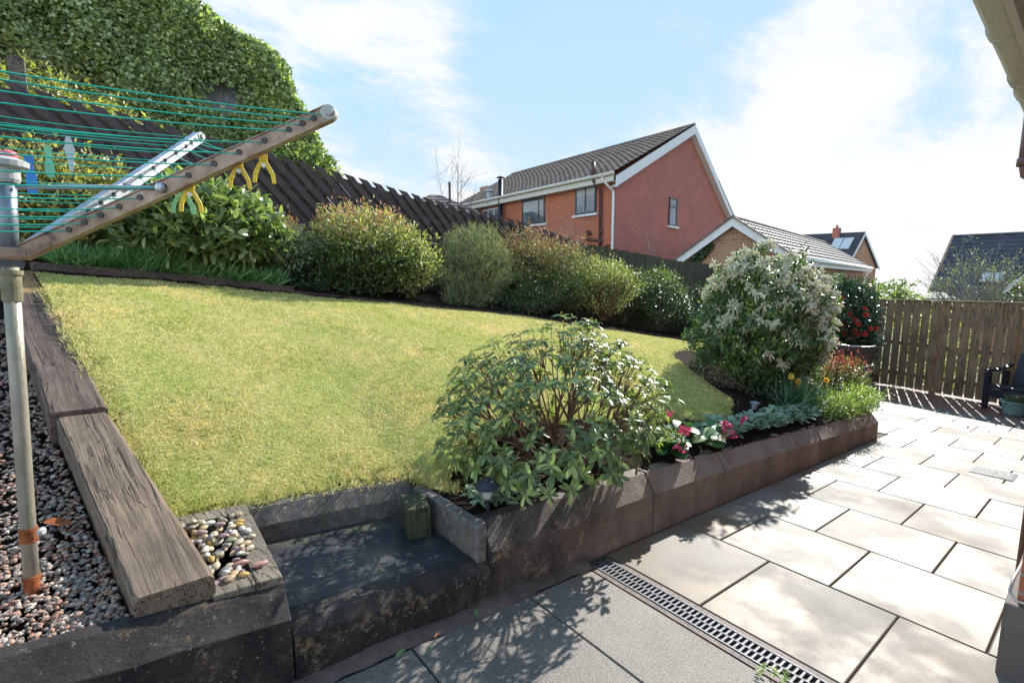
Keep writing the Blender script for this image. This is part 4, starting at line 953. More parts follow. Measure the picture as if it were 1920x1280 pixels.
shrub('dark_underplant', 'low dark green plant at the lawn edge beneath the bronze tipped shrub', (5.5, 6.35), .42, .8, 1.22, [('lf_dark', -1, 2)], 2600, .05, .02, 19, rx=1.5, ry=.6, stems=False)
shrub('dark_underplant', 'low dark green plant at the lawn edge beneath the red tipped shrub', (2.2, 6.38), .42, 1.12, 1.5, [('lf_dark', -1, 2)], 2400, .06, .02, 20, rx=1.7, ry=.55, stems=False)
shrub('dark_underplant', 'wispy grey green plant at the foot of the broom shrub', (4.2, 6.4), .35, .85, 1.25, [('lf_broom', -1, 2)], 2200, .08, .008, 24, rx=1.3, ry=.6, stems=False, upb=.9)

# strap leaved border plants (dense bluebell like leaves)
def strap(name, label, u0, u1, v0, v1, n, L, seed, z=0, mat='lf_blade', w=.012):
    r = np.random.default_rng(seed); U = r.uniform(u0, u1, n); V = r.uniform(v0, v1, n)
    P = np.stack([U, V, zl(U, V) + z], -1); D = unit(r.normal(size=(n, 3)) * [.6, .6, .25] + [0, -.15, .9])
    h = L * (1 + .35 * np.sin(U * 6.2) * np.sin(U * 2.3 + 1)) * r.uniform(.6, 1.15, n)
    Vv, Ff = leaves(P, D, rdir(n, r), h, w, BLADE, .3, .5)
    return tag(fastmesh(name, Vv, Ff, MT[mat]), label, 'plants', kind='stuff')
strap('strap_leaf_border', 'dense band of strap leaved green plants edging the left end of the lawn', -.45, 1.5, 6.14, 6.5, 5200, .20, 6, .05)

# ---------------- rhododendron
def rhododendron():
    c = np.array([1.95, 2.0]); r = np.random.default_rng(12)
    root = empty('rhododendron', (1.98, 1.97, .2), 'open branched rhododendron with leathery leaf whorls leaning over the concrete wall', 'shrub')
    T = []
    while len(T) < 500:
        d = unit(r.normal(size=3))
        if d[2] < -.5: continue
        k = r.uniform(.5, 1) ** .4 * (1 + .1 * math.sin(d[0] * 5 + 1) * math.cos(d[1] * 4))
        p = np.array([c[0] + d[0] * .76 * k, c[1] + d[1] * .60 * k, .60 + d[2] * (.53 if d[2] > 0 else .55) * k])
        if p[2] < .38 and p[1] < 1.85: continue
        if p[1] > 1.66 and p[2] < zl(p[0], p[1]) + .08: continue
        if p[2] < .42 and r.random() < .35: continue
        T.append(p)
    T += [np.array(q) for q in ((1.42, 1.68, .34), (1.56, 1.66, .31), (1.70, 1.64, .30), (1.36, 1.74, .40), (1.27, 1.88, .45), (1.88, 1.64, .30), (2.2, 1.62, .31), (2.35, 1.66, .33), (1.2, 1.95, .5), (2.5, 1.7, .35))]
    T = np.array(T); mb = MB()
    branches(mb, (1.98, 1.99, .16), T, (9, 84), .013, .0019, 6, spread=.42)
    build(mb, 'branches', MT['redbark'], root, smooth=True)
    Ps = []; Ds = []; Ns = []; Ls = []; bP = []
    cen = np.array([c[0], c[1], .35])
    for p in T:
        o = unit(p - cen); o = unit(o + [0, 0, .55]); n = r.integers(6, 10); a0 = r.uniform(0, 6.3)
        x = unit(np.cross(o, r.normal(size=3))); y = np.cross(o, x)
        for j in range(n):
            a = a0 + 2 * PI * j / n + r.normal() * .2; el = r.uniform(-.15, .5)
            d = (math.cos(a) * x + math.sin(a) * y) * math.cos(el) + o * math.sin(el)
            Ps.append(p - o * r.uniform(0, .02)); Ds.append(d); Ns.append(o + r.normal(size=3) * .2); Ls.append(r.uniform(.036, .064) * (1.2 if p[2] < .5 else 1))
        bP.append((p, o))
    Vv, Ff = leaves(np.array(Ps), np.array(Ds), np.array(Ns), np.array(Ls), np.array(Ls) * .36, LEAFO, .3, .28)
    fastmesh('foliage', Vv, Ff, MT['lf_rhodo'], root, smooth=False)
    P = []; D = []
    for p, o in bP:
        for j in range(5): P.append(p); D.append(o + r.normal(size=3) * .35)
    Vv, Ff = leaves(np.array(P), np.array(D), rdir(len(P), r), .018, .006, LEAF2)
    fastmesh('leaf_buds', Vv, Ff, MT['bud'], root)
rhododendron()
# ---------------- pieris with cream blossom
def pieris():
    c = (6.05, 2.76); r = np.random.default_rng(31); zb, zt = -.12, 1.68
    root = empty('white_flowering_shrub', (6.3, 2.7, -.1), 'large leafy evergreen shrub hung with cream bell flower clusters near the patio end', 'shrub')
    T = dome_tips(1350, c, .96, .98, .92, zb, zt, 32, lump=.16, inner=.3); cen = np.array([c[0], c[1], .35]); o = unit(T - cen)
    per = 13; P = np.repeat(T, per, 0); O = np.repeat(o, per, 0); k = len(P)
    D = unit(O * .35 + r.normal(size=(k, 3)) * .8 + [0, 0, .05])
    Vv, Ff = leaves(P + r.normal(size=(k, 3)) * .02, D, unit(O + [0, 0, .5] + r.normal(size=(k, 3)) * .3), r.uniform(.05, .095, k), .021, [(0, .3), (.3, 1), (.7, .8), (1, 0)], .3, .35)
    fastmesh('foliage', Vv, Ff, MT['lf_pieris'], root)
    mb = MB(); branches(mb, (c[0], c[1], -.2), T[r.choice(len(T), 220, replace=False)], (7, 40), .035, .004, 5); build(mb, 'branches', MT['bark'], root)
    # flower clusters: each several drooping strands of little bells; the sunny sides carry most
    score = o @ unit(np.array([-.1, -.35, .75])) + .35 * np.maximum(o @ unit(np.array([.85, -.3, .3])), 0) + r.normal(size=len(T)) * .22
    hz = (T[:, 2] - zb) / (zt - zb); idx = np.argsort(-(score + hz * .4))[:520]; idx = idx[r.choice(520, 290, replace=False)]
    mbv = []
    bell = IV * [1, 1, 1.35]
    BP = []; BS = []
    for i in idx:
        p = T[i] + o[i] * .05
        for s in range(r.integers(10, 15)):
            d = unit(o[i] * .5 + r.normal(size=3) * .75 + [0, 0, .1]); q = p.copy(); dd = d.copy()
            for b in range(r.integers(5, 8)):
                q = q + dd * .0135; dd = unit(dd + [0, 0, -.16]); BP.append(q + r.normal(size=3) * .004); BS.append(r.uniform(.008, .0125))
    BP = np.array(BP); BS = np.array(BS); n = len(BP)
    V = IV[None] * BS[:, None, None] * np.array([1, 1, 1.4]) + BP[:, None]; F = IF[None] + (np.arange(n) * len(IV))[:, None, None]
    # octahedral bells are enough at this distance
    OV = np.array([(1, 0, 0), (0, 1, 0), (-1, 0, 0), (0, -1, 0), (0, 0, 1), (0, 0, -1)], float); OF = np.array([(0, 1, 4), (1, 2, 4), (2, 3, 4), (3, 0, 4), (1, 0, 5), (2, 1, 5), (3, 2, 5), (0, 3, 5)])
    V = OV[None] * BS[:, None, None] * np.array([1, 1, 1.5]) + BP[:, None]; F = OF[None] + (np.arange(n) * 6)[:, None, None]
    fastmesh('blossom', V.reshape(-1, 3), F.reshape(-1, 3), MT['fl_cream'], root)
pieris()
# ---------------- camellia
def flower(root, p, nrm, R, mat, layers=3, name='blossom', seed=0):
    r = np.random.default_rng(seed); nrm = unit(np.array(nrm, float)); x = unit(np.cross(nrm, [.3, .2, 1])); y = np.cross(nrm, x)
    P = []; D = []; Nn = []; L = []
    for l in range(layers):
        m = 6 - l if layers > 1 else 6
        for j in range(m):
            a = 2 * PI * j / m + l * .5 + r.normal() * .1; el = .15 + .42 * l
            d = (math.cos(a) * x + math.sin(a) * y) * math.cos(el) + nrm * math.sin(el)
            P.append(p); D.append(d); Nn.append(nrm * math.cos(el) - (math.cos(a) * x + math.sin(a) * y) * math.sin(el)); L.append(R * (1 - .22 * l))
    Vv, Ff = leaves(np.array(P), np.array(D), np.array(Nn), np.array(L), np.array(L) * .85, LEAFR, .3, -.15)
    return Vv, Ff
root, T = shrub('camellia', 'dark glossy camellia with red blooms beside the patio fence', (11.5, 3.62), .8, -.72, 1.40, [('lf_camellia', -1, 2)], 12000, .085, .042, 41, ry=.85, prof=[(0, .2), (.4, 1), (1, 0)], r0=.03)
r = np.random.default_rng(5); cen = np.array([11.6, 3.55, .2]); o = unit(T - cen); sc = o @ unit(np.array([-.7, -.6, .1])); idx = np.argsort(-sc)[:260]; idx = r.choice(idx, 26, replace=False)
for i in idx:
    Vv, Ff = flower(root, T[i] + o[i] * .06, o[i] + [-.3, -.3, 0], .058, None, 3, seed=int(i)); fastmesh('blossom', Vv, Ff, MT['fl_red'], root)
root, T = shrub('flame_tipped_shrub', 'small shrub with pinkish red new shoots in front of the woven chair', (7.35, 2.25), .33, -.28, .36, [('lf_mid', -1, .85), ('lf_flame', .72, 2)], 3400, .045, .013, 43)
mb = MB(); build(mb.tube([(7.0, 2.3, -.1), (6.95, 2.25, .2), (7.05, 2.2, .55)], [.006, .005, .003], 5), 'tall_shoot', MT['redbark'], root)
P = np.repeat(np.array([(7.05, 2.2, .55)]), 16, 0); Vv, Ff = leaves(P, rdir(16), rdir(16), .05, .014); fastmesh('shoot_leaves', Vv, Ff, MT['lf_flame'], root)
# low planting on the pieris bed
shrub('low_leafy_plant', 'low dark leafy plant under the cream flowered shrub', (5.75, 2.35), .38, -.1, .18, [('lf_dark', -1, 1), ('lf_mid', .8, 2)], 2600, .05, .018, 45, stems=False, rx=1.2)
shrub('low_leafy_plant', 'bright little leafy shoot tuft beside the dried flower heads', (5.45, 2.72), .13, .02, .26, [('lf_mid', -1, 2)], 500, .045, .018, 46, stems=False)
shrub('low_leafy_plant', 'lime green shoot in the shade beneath the cream flowered shrub', (5.75, 2.5), .09, .15, .3, [('lf_fern', -1, 2)], 170, .04, .02, 47, stems=False)
shrub('dried_flowerheads', 'mound of dry tan flower heads at the foot of the cream flowered shrub', (5.35, 2.92), .27, .02, .30, [('dead', -1, 2)], 2400, .03, .02, 48, upb=.1)
root, T = shrub('rose_bush', 'twiggy little bush with one small red bloom by the dried flower heads', (5.5, 2.8), .17, .08, .36, [('lf_mid', -1, 2)], 420, .04, .02, 49)
Vv, Ff = flower(root, np.array([5.36, 2.86, .365]), (-.6, -.5, .6), .026, None, 3); fastmesh('blossom', Vv, Ff, MT['fl_red'], root)
# ferny bright clumps by the wall end
shrub('ferny_plant', 'bright yellow green ferny clump spilling over the far end of the concrete wall', (6.62, 1.86), .24, -.22, .08, [('lf_fern', -1, 2)], 1900, .045, .012, 51, stems=False, rx=1.2, ry=.75)
shrub('ferny_plant', 'fresh green ferny clump right of the daffodils along the concrete wall', (6.0, 1.93), .25, -.18, .07, [('lf_fern', -1, .8), ('lf_mid', .3, 2)], 2200, .045, .013, 52, stems=False, rx=1.3, ry=.8)
shrub('ferny_plant', 'larger ferny clump beside the pale metal chair', (7.15, 2.0), .26, -.3, .05, [('lf_mid', -1, .7), ('lf_fern', .4, 2)], 1900, .05, .013, 53, stems=False)
# grey green soft leaves
def rosette_plant(name, label, spots, L, W, mat, seed, per=9, up=.55, cat='plant', prof=LEAFO):
    r = np.random.default_rng(seed); S = np.array(spots); root = empty(name, tuple(S.mean(0)), label, cat)
    P = np.repeat(S, per, 0); k = len(P); a = r.uniform(0, 2 * PI, k); el = r.uniform(.1, up + .5, k)
    D = np.stack([np.cos(a) * np.cos(el), np.sin(a) * np.cos(el), np.sin(el)], -1); Nn = np.stack([-np.cos(a) * np.sin(el), -np.sin(a) * np.sin(el), np.cos(el)], -1) + r.normal(size=(k, 3)) * .2
    Vv, Ff = leaves(P + np.stack([0 * a, 0 * a, r.uniform(0, .05, k)], -1), D, Nn, L * r.uniform(.7, 1.2, k), W * r.uniform(.8, 1.2, k), prof, .25, .3)
    fastmesh('foliage', Vv, Ff, MT[mat], root); return root
def spots(n, u0, u1, v0, v1, seed, dz=0): 
    r = np.random.default_rng(seed); U = r.uniform(u0, u1, n); V = r.uniform(v0, v1, n); return np.stack([U, V, zl(U, V) + dz + .0], -1)
rosette_plant('woolly_leaved_plant', 'soft grey green leafy clump along the wall beside the magenta flowers', spots(60, 3.65, 4.7, 1.80, 2.0, 1), .085, .038, 'lf_grey', 2)
rosette_plant('woolly_leaved_plant', 'second grey green clump at the foot of the daffodil leaves', spots(40, 4.7, 5.5, 1.80, 2.0, 3), .085, .042, 'lf_grey', 4)
rosette_plant('sage_plant', 'low grey green leafy plant around the black topped garden light under the rhododendron', spots(26, 1.27, 1.62, 1.80, 1.98, 5, .005), .055, .024, 'lf_grey', 6, per=11)
rosette_plant('seedling_tuft', 'thin small leaved weed on the bark soil behind the black topped garden light', spots(16, 1.4, 1.75, 2.05, 2.3, 8), .03, .01, 'lf_mid', 9, per=12)
# bergenia
root = rosette_plant('bergenia', 'leathery round leaved plant with magenta flower heads hanging over the wall', spots(17, 2.72, 3.55, 1.74, 1.98, 11, .02), .12, .1, 'lf_berg', 12, per=6, up=.3, prof=LEAFR)
r = np.random.default_rng(13)
for q in ((2.75, 1.72, .27), (2.95, 1.78, .33), (3.02, 1.86, .28), (3.35, 1.72, .31), (3.45, 1.70, .21), (3.55, 1.78, .24), (2.9, 1.9, .42), (3.7, 1.75, .27)):
    q = np.array(q); q[2] += .0; Vs_ = []
    for j in range(16):
        p = q + r.normal(size=3) * .016; Vs_.append(flower(None, p, rdir(1, r)[0], .013, None, 1, seed=j))
    V, F = join(Vs_); fastmesh('flower_head', V, F, MT['fl_magenta'], root)
    mb = MB(); b = np.array([q[0] + .05, q[1] + .08, zl(q[0], 1.85)]); mb.tube([b, (b + q) / 2 + [0, 0, .02], q], .004, 6); build(mb, 'flower_stalk', MT['redbark'], root)
# daffodils
root = empty('daffodil_clump', (5.62, 2.12, -.02), 'clump of arching blue green daffodil leaves with orange and yellow flowers', 'flowers')
r = np.random.default_rng(14); n = 210; P = np.stack([5.62 + r.normal(size=n) * .13, 2.1 + r.normal(size=n) * .06, np.full(n, -.04)], -1); D = unit(r.normal(size=(n, 3)) * [.38, .38, .1] + [-.05, -.1, .9])
Vv, Ff = leaves(P, D, rdir(n, r), r.uniform(.2, .38, n), .0135, BLADE, .3, .7); fastmesh('foliage', Vv, Ff, MT['lf_daff'], root)
for q, mt in (((5.42, 2.1, .345), 'fl_yellow'), ((5.55, 2.08, .28), 'fl_orange'), ((6.48, 2.12, .165), 'fl_orange'), ((6.02, 2.05, -.0), 'fl_yellow'), ((5.62, 2.1, .22), 'fl_orange')):
    q = np.array(q); V, F = flower(None, q, (-.6, -.65, .25), .036, None, 2, seed=3); fh = fastmesh('flower_head', V, F, MT[mt], root)
    V, F = flower(None, q + unit(np.array([-.6, -.65, .25])) * .012, (-.6, -.65, .25), .016, None, 1, seed=4); fastmesh('trumpet', V, F, MT['fl_orange'], fh); mb = MB(); mb.tube([(5.65 if q[0] < 5.9 else q[0] - .25, 2.12, -.06), (q[0] * .7 + 5.65 * .3, 2.11, q[2] * .55), q + [.01, .01, 0]], .0035, 5); build(mb, 'flower_stalk', MT['lf_daff'], root)

# ------------------------------------------------------------------ garden lights
def lamp(p, label, capmat, cone, tilt=(0, 0)):
    root = empty('solar_garden_light', p, label, 'garden light'); p = np.array(p, float)
    A = unit(np.array([tilt[0], tilt[1], 1.]))
    mb = MB(); mb.tube([p - [0, 0, .08], p + A * .07], .0075, 10); build(mb, 'spike', MT['lampblack'], root)
    q = p + A * .065
    mb = MB(); k = 24; prof = [(.017, 0), (.022, .012), (.029, .05), (.031, .062)]; mb.lathe(q, prof, k, axis=A); o = build(mb, 'lantern', MT['lampglass'], root)
    mb = MB()
    for j in range(12):
        a = 2 * PI * j / 12; x = unit(np.cross(A, [0, 1, .01])); y = np.cross(A, x); d = math.cos(a) * x + math.sin(a) * y
        mb.tube([q + d * .0178, q + d * .0225 + A * .012, q + d * .031 + A * .06], .0014, 4)
    build(mb, 'lantern_rib', MT['lampsteel'], root)
    mb = MB()
    if cone: mb.lathe(q + A * .06, [(.058, -.002), (.06, .002), (.05, .012), (.03, .03), (.02, .036), (.019, .042), (.002, .045)], 28, axis=A)
    else: mb.lathe(q + A * .06, [(.046, 0), (.05, .004), (.046, .012), (.028, .022), (.002, .024)], 8, axis=A)
    build(mb, 'lamp_cap', capmat, root, smooth=False)
lamp((1.285, 1.79, .262), 'small garden light with a black conical cap by the step corner of the bed', MT['lampblack'], True, (-.04, -.03))
lamp((4.72, 2.14, .035), 'small garden light with a blue grey cap beside the daffodil leaves', MT['lampsteel'], False, (.08, -.02))

# ------------------------------------------------------------------ furniture on the patio
def zpat(u, v): return zp(u, v)
def chair_sling():
    u, v = 9.75, 2.80; z = zpat(u, v); root = empty('garden_chair', (u, v, z), 'woven brown garden chair with a curved pale top rail seen from behind', 'chair')
    f = unit(np.array([.75, .25, 0])); s = np.array([-f[1], f[0], 0]); o = np.array([u, v, z])
    def T(a, b, c): return o + s * a + f * b + np.array([0, 0, c])
    W = .255
    mb = MB(); n = 9; m = 7; vs = []
    for i in range(n):
        t = i / (n - 1); a = -W + 2 * W * t
        for j in range(m):
            q = j / (m - 1); wd = .78 + .3 * q
            vs.append(T(a * wd, -.06 - .22 * q - .05 * (1 - (2 * t - 1) ** 2), .40 + .60 * q))
    fs = [(i * m + j, (i + 1) * m + j, (i + 1) * m + j + 1, i * m + j + 1) for i in range(n - 1) for j in range(m - 1)]
    mb.add(vs, fs); o_ = build(mb, 'backrest', MT['rattan'], root, smooth=True); sd = o_.modifiers.new('s', 'SOLIDIFY'); sd.thickness = .012
    mb = MB(); mb.tube([T((-W + 2 * W * t) * 1.09, -.285 - .05 * (1 - (2 * t - 1) ** 2), 1.005 - .02 * (1 - (2 * t - 1) ** 2)) for t in np.linspace(0, 1, 12)], .011, 8); build(mb, 'top_rail', MT['chairframe'], root, smooth=True)
    for sg in (-1, 1):
        mb = MB(); mb.tube([T(sg * W * 1.09, -.285, 1.0), T(sg * W * .93, -.17, .7), T(sg * W * .8, -.05, .42), T(sg * W * .85, -.2, .2), T(sg * W * 1.0, -.26, 0)], .012, 8); build(mb, 'back_leg', MT['chairdark'], root, smooth=True)
        mb = MB(); mb.tube([T(sg * W * .95, .42, .0), T(sg * W * .95, .42, .42), T(sg * W * 1.05, .40, .64), T(sg * W * 1.1, .1, .66), T(sg * W * 1.0, -.16, .66)], .012, 8); build(mb, 'arm_and_front_leg', MT['chairdark'], root, smooth=True)
    mb = MB(); mb.obox(T(0, .18, .42), s * W * .92, f * .24, np.array([0, 0, .012])); build(mb, 'seat', MT['rattan'], root)
chair_sling()
mb = MB(); root = empty('side_table', (9.0, 2.62, zpat(9.0, 2.62)), 'small low table with a bright pale top below the woven chair', 'table')
q = (9.0, 2.62, zpat(9.0, 2.62) + .28); mb.lathe(q, [(.2, 0), (.21, .008), (.2, .018)], 24); build(mb, 'tabletop', MT['cap'], root)
for a in (0, 2.1, 4.2):
    mb = MB(); mb.tube([(q[0] + .16 * math.cos(a), q[1] + .16 * math.sin(a), q[2] - .285), (q[0] + .1 * math.cos(a), q[1] + .1 * math.sin(a), q[2])], .01, 8); build(mb, 'leg', MT['chairdark'], root)
def bench():
    u, v = 11.55, .80; z = zpat(u, v); root = empty('garden_bench', (u, v, z), 'dark charcoal resin garden seat with armrest against the patio fence', 'bench')
    f = unit(np.array([-.9, .38, 0])); s = np.array([-f[1], f[0], 0]); o = np.array([u, v, z])
    if s[1] < 0: s = -s
    def T(a, b, c): return o + s * a + f * b + np.array([0, 0, c])
    Wd = .46
    mb = MB(); mb.hexa([T(-Wd, -.20, .42), T(Wd - .1, -.20, .42), T(Wd - .1, -.15, .42), T(-Wd, -.15, .42), T(-Wd, -.36, .95), T(Wd - .1, -.36, .95), T(Wd - .1, -.32, .96), T(-Wd, -.32, .96)]); build(mb, 'backrest', MT['bench'], root, bevel=.015)
    mb = MB(); mb.hexa([T(-Wd, -.2, .36), T(Wd, -.2, .36), T(Wd, .28, .38), T(-Wd, .28, .38), T(-Wd, -.2, .41), T(Wd, -.2, .41), T(Wd, .28, .43), T(-Wd, .28, .43)]); build(mb, 'seat', MT['bench'], root, bevel=.012)
    mb = MB(); mb.hexa([T(-Wd, .25, .22), T(Wd, .25, .22), T(Wd, .29, .22), T(-Wd, .29, .22), T(-Wd, .25, .36), T(Wd, .25, .36), T(Wd, .29, .36), T(-Wd, .29, .36)]); build(mb, 'apron', MT['bench'], root, bevel=.008)
    for sg in (-1, 1):
        for b in (-.2, .25):
            mb = MB(); mb.hexa([T(sg * Wd - .035, b - .03, 0), T(sg * Wd + .035, b - .03, 0), T(sg * Wd + .035, b + .03, 0), T(sg * Wd - .035, b + .03, 0), T(sg * Wd - .04, b - .035, .64), T(sg * Wd + .04, b - .035, .64), T(sg * Wd + .04, b + .035, .64), T(sg * Wd - .04, b + .035, .64)]); build(mb, 'leg', MT['bench'], root, bevel=.008)
        mb = MB(); pts = [T(sg * Wd, -.33, .74), T(sg * Wd, -.15, .69), T(sg * Wd, .1, .66), T(sg * Wd, .32, .67)]
        for a, b in zip(pts[:-1], pts[1:]): mb.bar(a, b, .07, .035)
        build(mb, 'armrest', MT['bench'], root, bevel=.006)
bench()
pu, pv = 11.1, .93; pz = zpat(pu, pv)
mb = MB(); mb.lathe((pu, pv, pz), [(.10, 0), (.125, .02), (.16, .2), (.178, .205), (.18, .235), (.165, .235), (.15, .19), (.02, .185)], 30)
tag(build(mb, 'plant_pot', MT['aqua'], smooth=False, bevel=.004), 'round turquoise plant pot standing on the patio below the charcoal seat', 'plant pot')
mb = MB(); mb.lathe((pu, pv, pz + .19), [(.11, 0), (.135, .11), (.142, .115), (.142, .13), (.128, .13), (.12, .09), (.02, .088)], 26)
tag(build(mb, 'plant_pot', MT['potgreen'], smooth=False), 'dull green pot nested inside the turquoise pot', 'plant pot')

# ------------------------------------------------------------------ fallen leaves and petals
r = np.random.default_rng(9)
def litter(n, du, dv, L, mat, name, label, cat, grp, seed, sfun=zp):
    r = np.random.default_rng(seed)
    for i in range(n):
        u, v = r.uniform(*du), r.uniform(*dv); a = r.uniform(0, 6.3)
        Vv, Ff = leaves(np.array([(u, v, sfun(u, v) + .007)]), np.array([(math.cos(a), math.sin(a), .12)]), np.array([(r.normal() * .2, r.normal() * .2, 1)]), L * r.uniform(.7, 1.2), L * .45, LEAFO, .35, -.1)
        tag(fastmesh(name, Vv, Ff, MT[mat], origin=(u, v, sfun(u, v))), label, cat, grp)
litter(16, (10.4, 12.4), (1.6, 3.2), .06, 'lf_fallen', 'fallen_petal', 'fallen red petal lying on the shaded paving before the patio fence', 'petal', 'red petals before the fence', 3)
litter(5, (8.2, 9.6), (.6, 1.3), .07, 'lf_fallen', 'fallen_petal', 'fallen red petal lying on the pale sunlit slabs', 'petal', 'red petals on sunlit slabs', 4)
litter(14, (1.0, 6.5), (2.7, 5.8), .035, 'dead', 'fallen_leaf', 'tiny dry brown leaf lying on the lawn', 'leaf', 'dry leaves on the lawn', 6, lambda u, v: float(zl(u, v)) + .006)
for (u, v, a, L, mt, lb) in ((.69, 1.55, .3, .05, 'lf_fallen_g', 'green fallen leaf lying on the ledge below the step riser'), (1.07, 1.58, .9, .045, 'lf_fallen_g', 'green fallen leaf by the wall foot right of the step'), (.86, 1.56, .5, .035, 'lf_fallen', 'rust red curled leaf at the foot of the step'), (.80, 1.52, -.4, .03, 'lf_fallen_g', 'narrow green leaf on the ledge edge left of the rust red leaf')):
    Vv, Ff = leaves(np.array([(u, v, zp(u, v) + .03)]), np.array([(math.cos(a), math.sin(a), .05)]), np.array([(0, 0, 1.)]), L, L * .38, LEAFO, .3, .05)
    tag(fastmesh('fallen_leaf', Vv, Ff, MT[mt], origin=(u, v, zp(u, v))), lb, 'leaf')
V, F = stones(np.array([(-.27, 2.42, zg(-.27, 2.42) + .02)]), np.array([.02]), 3)
Vv, Ff = leaves(np.array([(-.20, 2.30, zg(-.2, 2.30) + .03)]), np.array([(-.8, .5, .1)]), np.array([(0, 0, 1.)]), .09, .05, LEAFR, .4, -.1)
tag(fastmesh('fallen_leaf', Vv, Ff, MT['rust'], origin=(-.24, 2.32, zg(-.24, 2.32))), 'crumpled orange dead leaf lying on the gravel beside the pole', 'leaf')
root = rosette_plant('weed_tuft', 'tiny green weed growing in the joint beside the drain grate', [(1.80, .68, zp(1.8, .68)), (1.79, .72, zp(1.8, .7)), (1.8, .64, zp(1.8, .66))], .022, .009, 'lf_fern', 15, per=16)

# ------------------------------------------------------------------ own house at the right: wall end, eaves, downpipe
H0, HV = 2.60, .175
root = empty('brick_house', (6, -2, zp(6, -2)), 'corner of the near house with brick wall, rendered plinth, cream eaves and gutter', 'house')
mb = MB(); mb.box((H0 - .015, -4, -1.2), (12.4, HV, zp(H0, 0) + .30)); pl = build(mb, 'plinth', MT['render'], root, bevel=.01)
mb = MB(); mb.box((H0 + .03, -4, zp(H0, 0) + .302), (12.4, HV - .03, 2.05)); build(mb, 'wall', MT['brick_own'], root)
GZ_ = 2.20
mb = MB(); mb.box((.9, -.25, GZ_ - .02), (12.5, HV + .12, GZ_ - .005)); build(mb, 'soffit', MT['gutter'], root)
mb = MB()
for i in range(60): mb.box((.9 + i * .1, -4, GZ_ - .05), (.9 + i * .1 + .088, -.30, GZ_ - .035))
build(mb, 'soffit_boards', MT['gutter'], root)
mb = MB(); mb.box((.9, -.30, GZ_ - .06), (12.5, -.285, GZ_ - .018)); build(mb, 'dark_trim', MT['brownpipe'], root)
mb = MB(); mb.box((.9, HV + .12, GZ_ - .06), (12.5, HV + .14, GZ_ + .14)); build(mb, 'fascia', MT['cream'], root)
mb = MB(); k = 10; vs = []; cu = HV + .145 + .055
for u in (.9, 12.5):
    for R_ in (.058, .052):
        for j in range(k + 1):
            a = PI + PI * j / k; vs.append((u, cu + R_ * math.cos(a), GZ_ + .10 + R_ * math.sin(a)))
q = k + 1
fs = [(j, j + 1, 2 * q + j + 1, 2 * q + j) for j in range(k)] + [(q + j + 1, q + j, 3 * q + j, 3 * q + j + 1) for j in range(k)] + [(0, q, 3 * q, 2 * q), (q - 1 + q, q - 1, 2 * q + q - 1, 3 * q + q - 1)]
mb.add(vs, fs); gut = build(mb, 'gutter', MT['gutter'], root, smooth=False)
for u in (2.70, 3.28, 3.5, 4.6, 5.8):
    mb = MB(); k = 10; vs = []
    for uu_ in (u, u + .045):
        for j in range(k + 1):
            a = PI + PI * j / k; vs.append((uu_, cu + .064 * math.cos(a), GZ_ + .10 + .064 * math.sin(a)))
        vs.append((uu_, cu + .064, GZ_ + .125)); vs.append((uu_, cu - .064, GZ_ + .125))
    n = k + 3; mb.add(vs, [tuple(range(n)), tuple(range(n, 2 * n))[::-1]] + [(i, (i + 1) % n, n + (i + 1) % n, n + i) for i in range(n)])
    build(mb, 'gutter_bracket', MT['gutter'], gut)
mb = MB(); x = 3.62; mb.tube([(x, cu, GZ_ + .05), (x, cu, 2.0), (x, cu, 1.93)], .029, 14); mb.tube([(x, cu, 1.96), (x, cu, 1.92)], .035, 14); mb.tube([(x, cu, 1.94), (x, cu - .01, 1.88), (x + .02, cu - .08, 1.82), (x + .04, HV + .02, 1.78), (x + .05, HV + .02, -.25)], .029, 14)
build(mb, 'downpipe', plain('brown_pink_pipe', (.22, .11, .1), .4), root, smooth=True)
# roof of the near house
mb = MB(); mb.hexa([(.8, HV + .2, GZ_ + .16), (12.6, HV + .2, GZ_ + .16), (12.6, -3.5, 4.6), (.8, -3.5, 4.6), (.8, HV + .2, GZ_ + .22), (12.6, HV + .2, GZ_ + .22), (12.6, -3.5, 4.66), (.8, -3.5, 4.66)]); build(mb, 'roof', MT['tile'], root)
for o_ in root.children:   # the eaves fall slightly along the wall
    if o_.name.split('.')[0] in ('soffit', 'soffit_boards', 'dark_trim', 'fascia', 'gutter', 'roof'):
        for q_ in [o_] + list(o_.children):
            pw = parent_world(q_.parent)
            for v_t in q_.data.vertices: v_t.co.z -= .055 * (v_t.co.x + pw[0] - 2.93)
# cable at the brick corner
mb = MB(); c0 = (H0 + .01, HV - .02, zp(H0, 0) + .315)
mb.tube([(H0 + .02, -1, c0[2] + .01), (H0 + .005, HV - .1, c0[2]), (H0 - .008, HV - .03, c0[2] + .005), (H0 + .0, HV - .01, c0[2] + .03), (H0 + .06, HV - .012, c0[2] + .06), (H0 + .3, HV - .022, c0[2] + .06)], .0055, 8)
tag(build(mb, 'cable', MT['chairframe'], smooth=True), 'thin grey cable looped round the brick corner above the rendered plinth', 'cable')

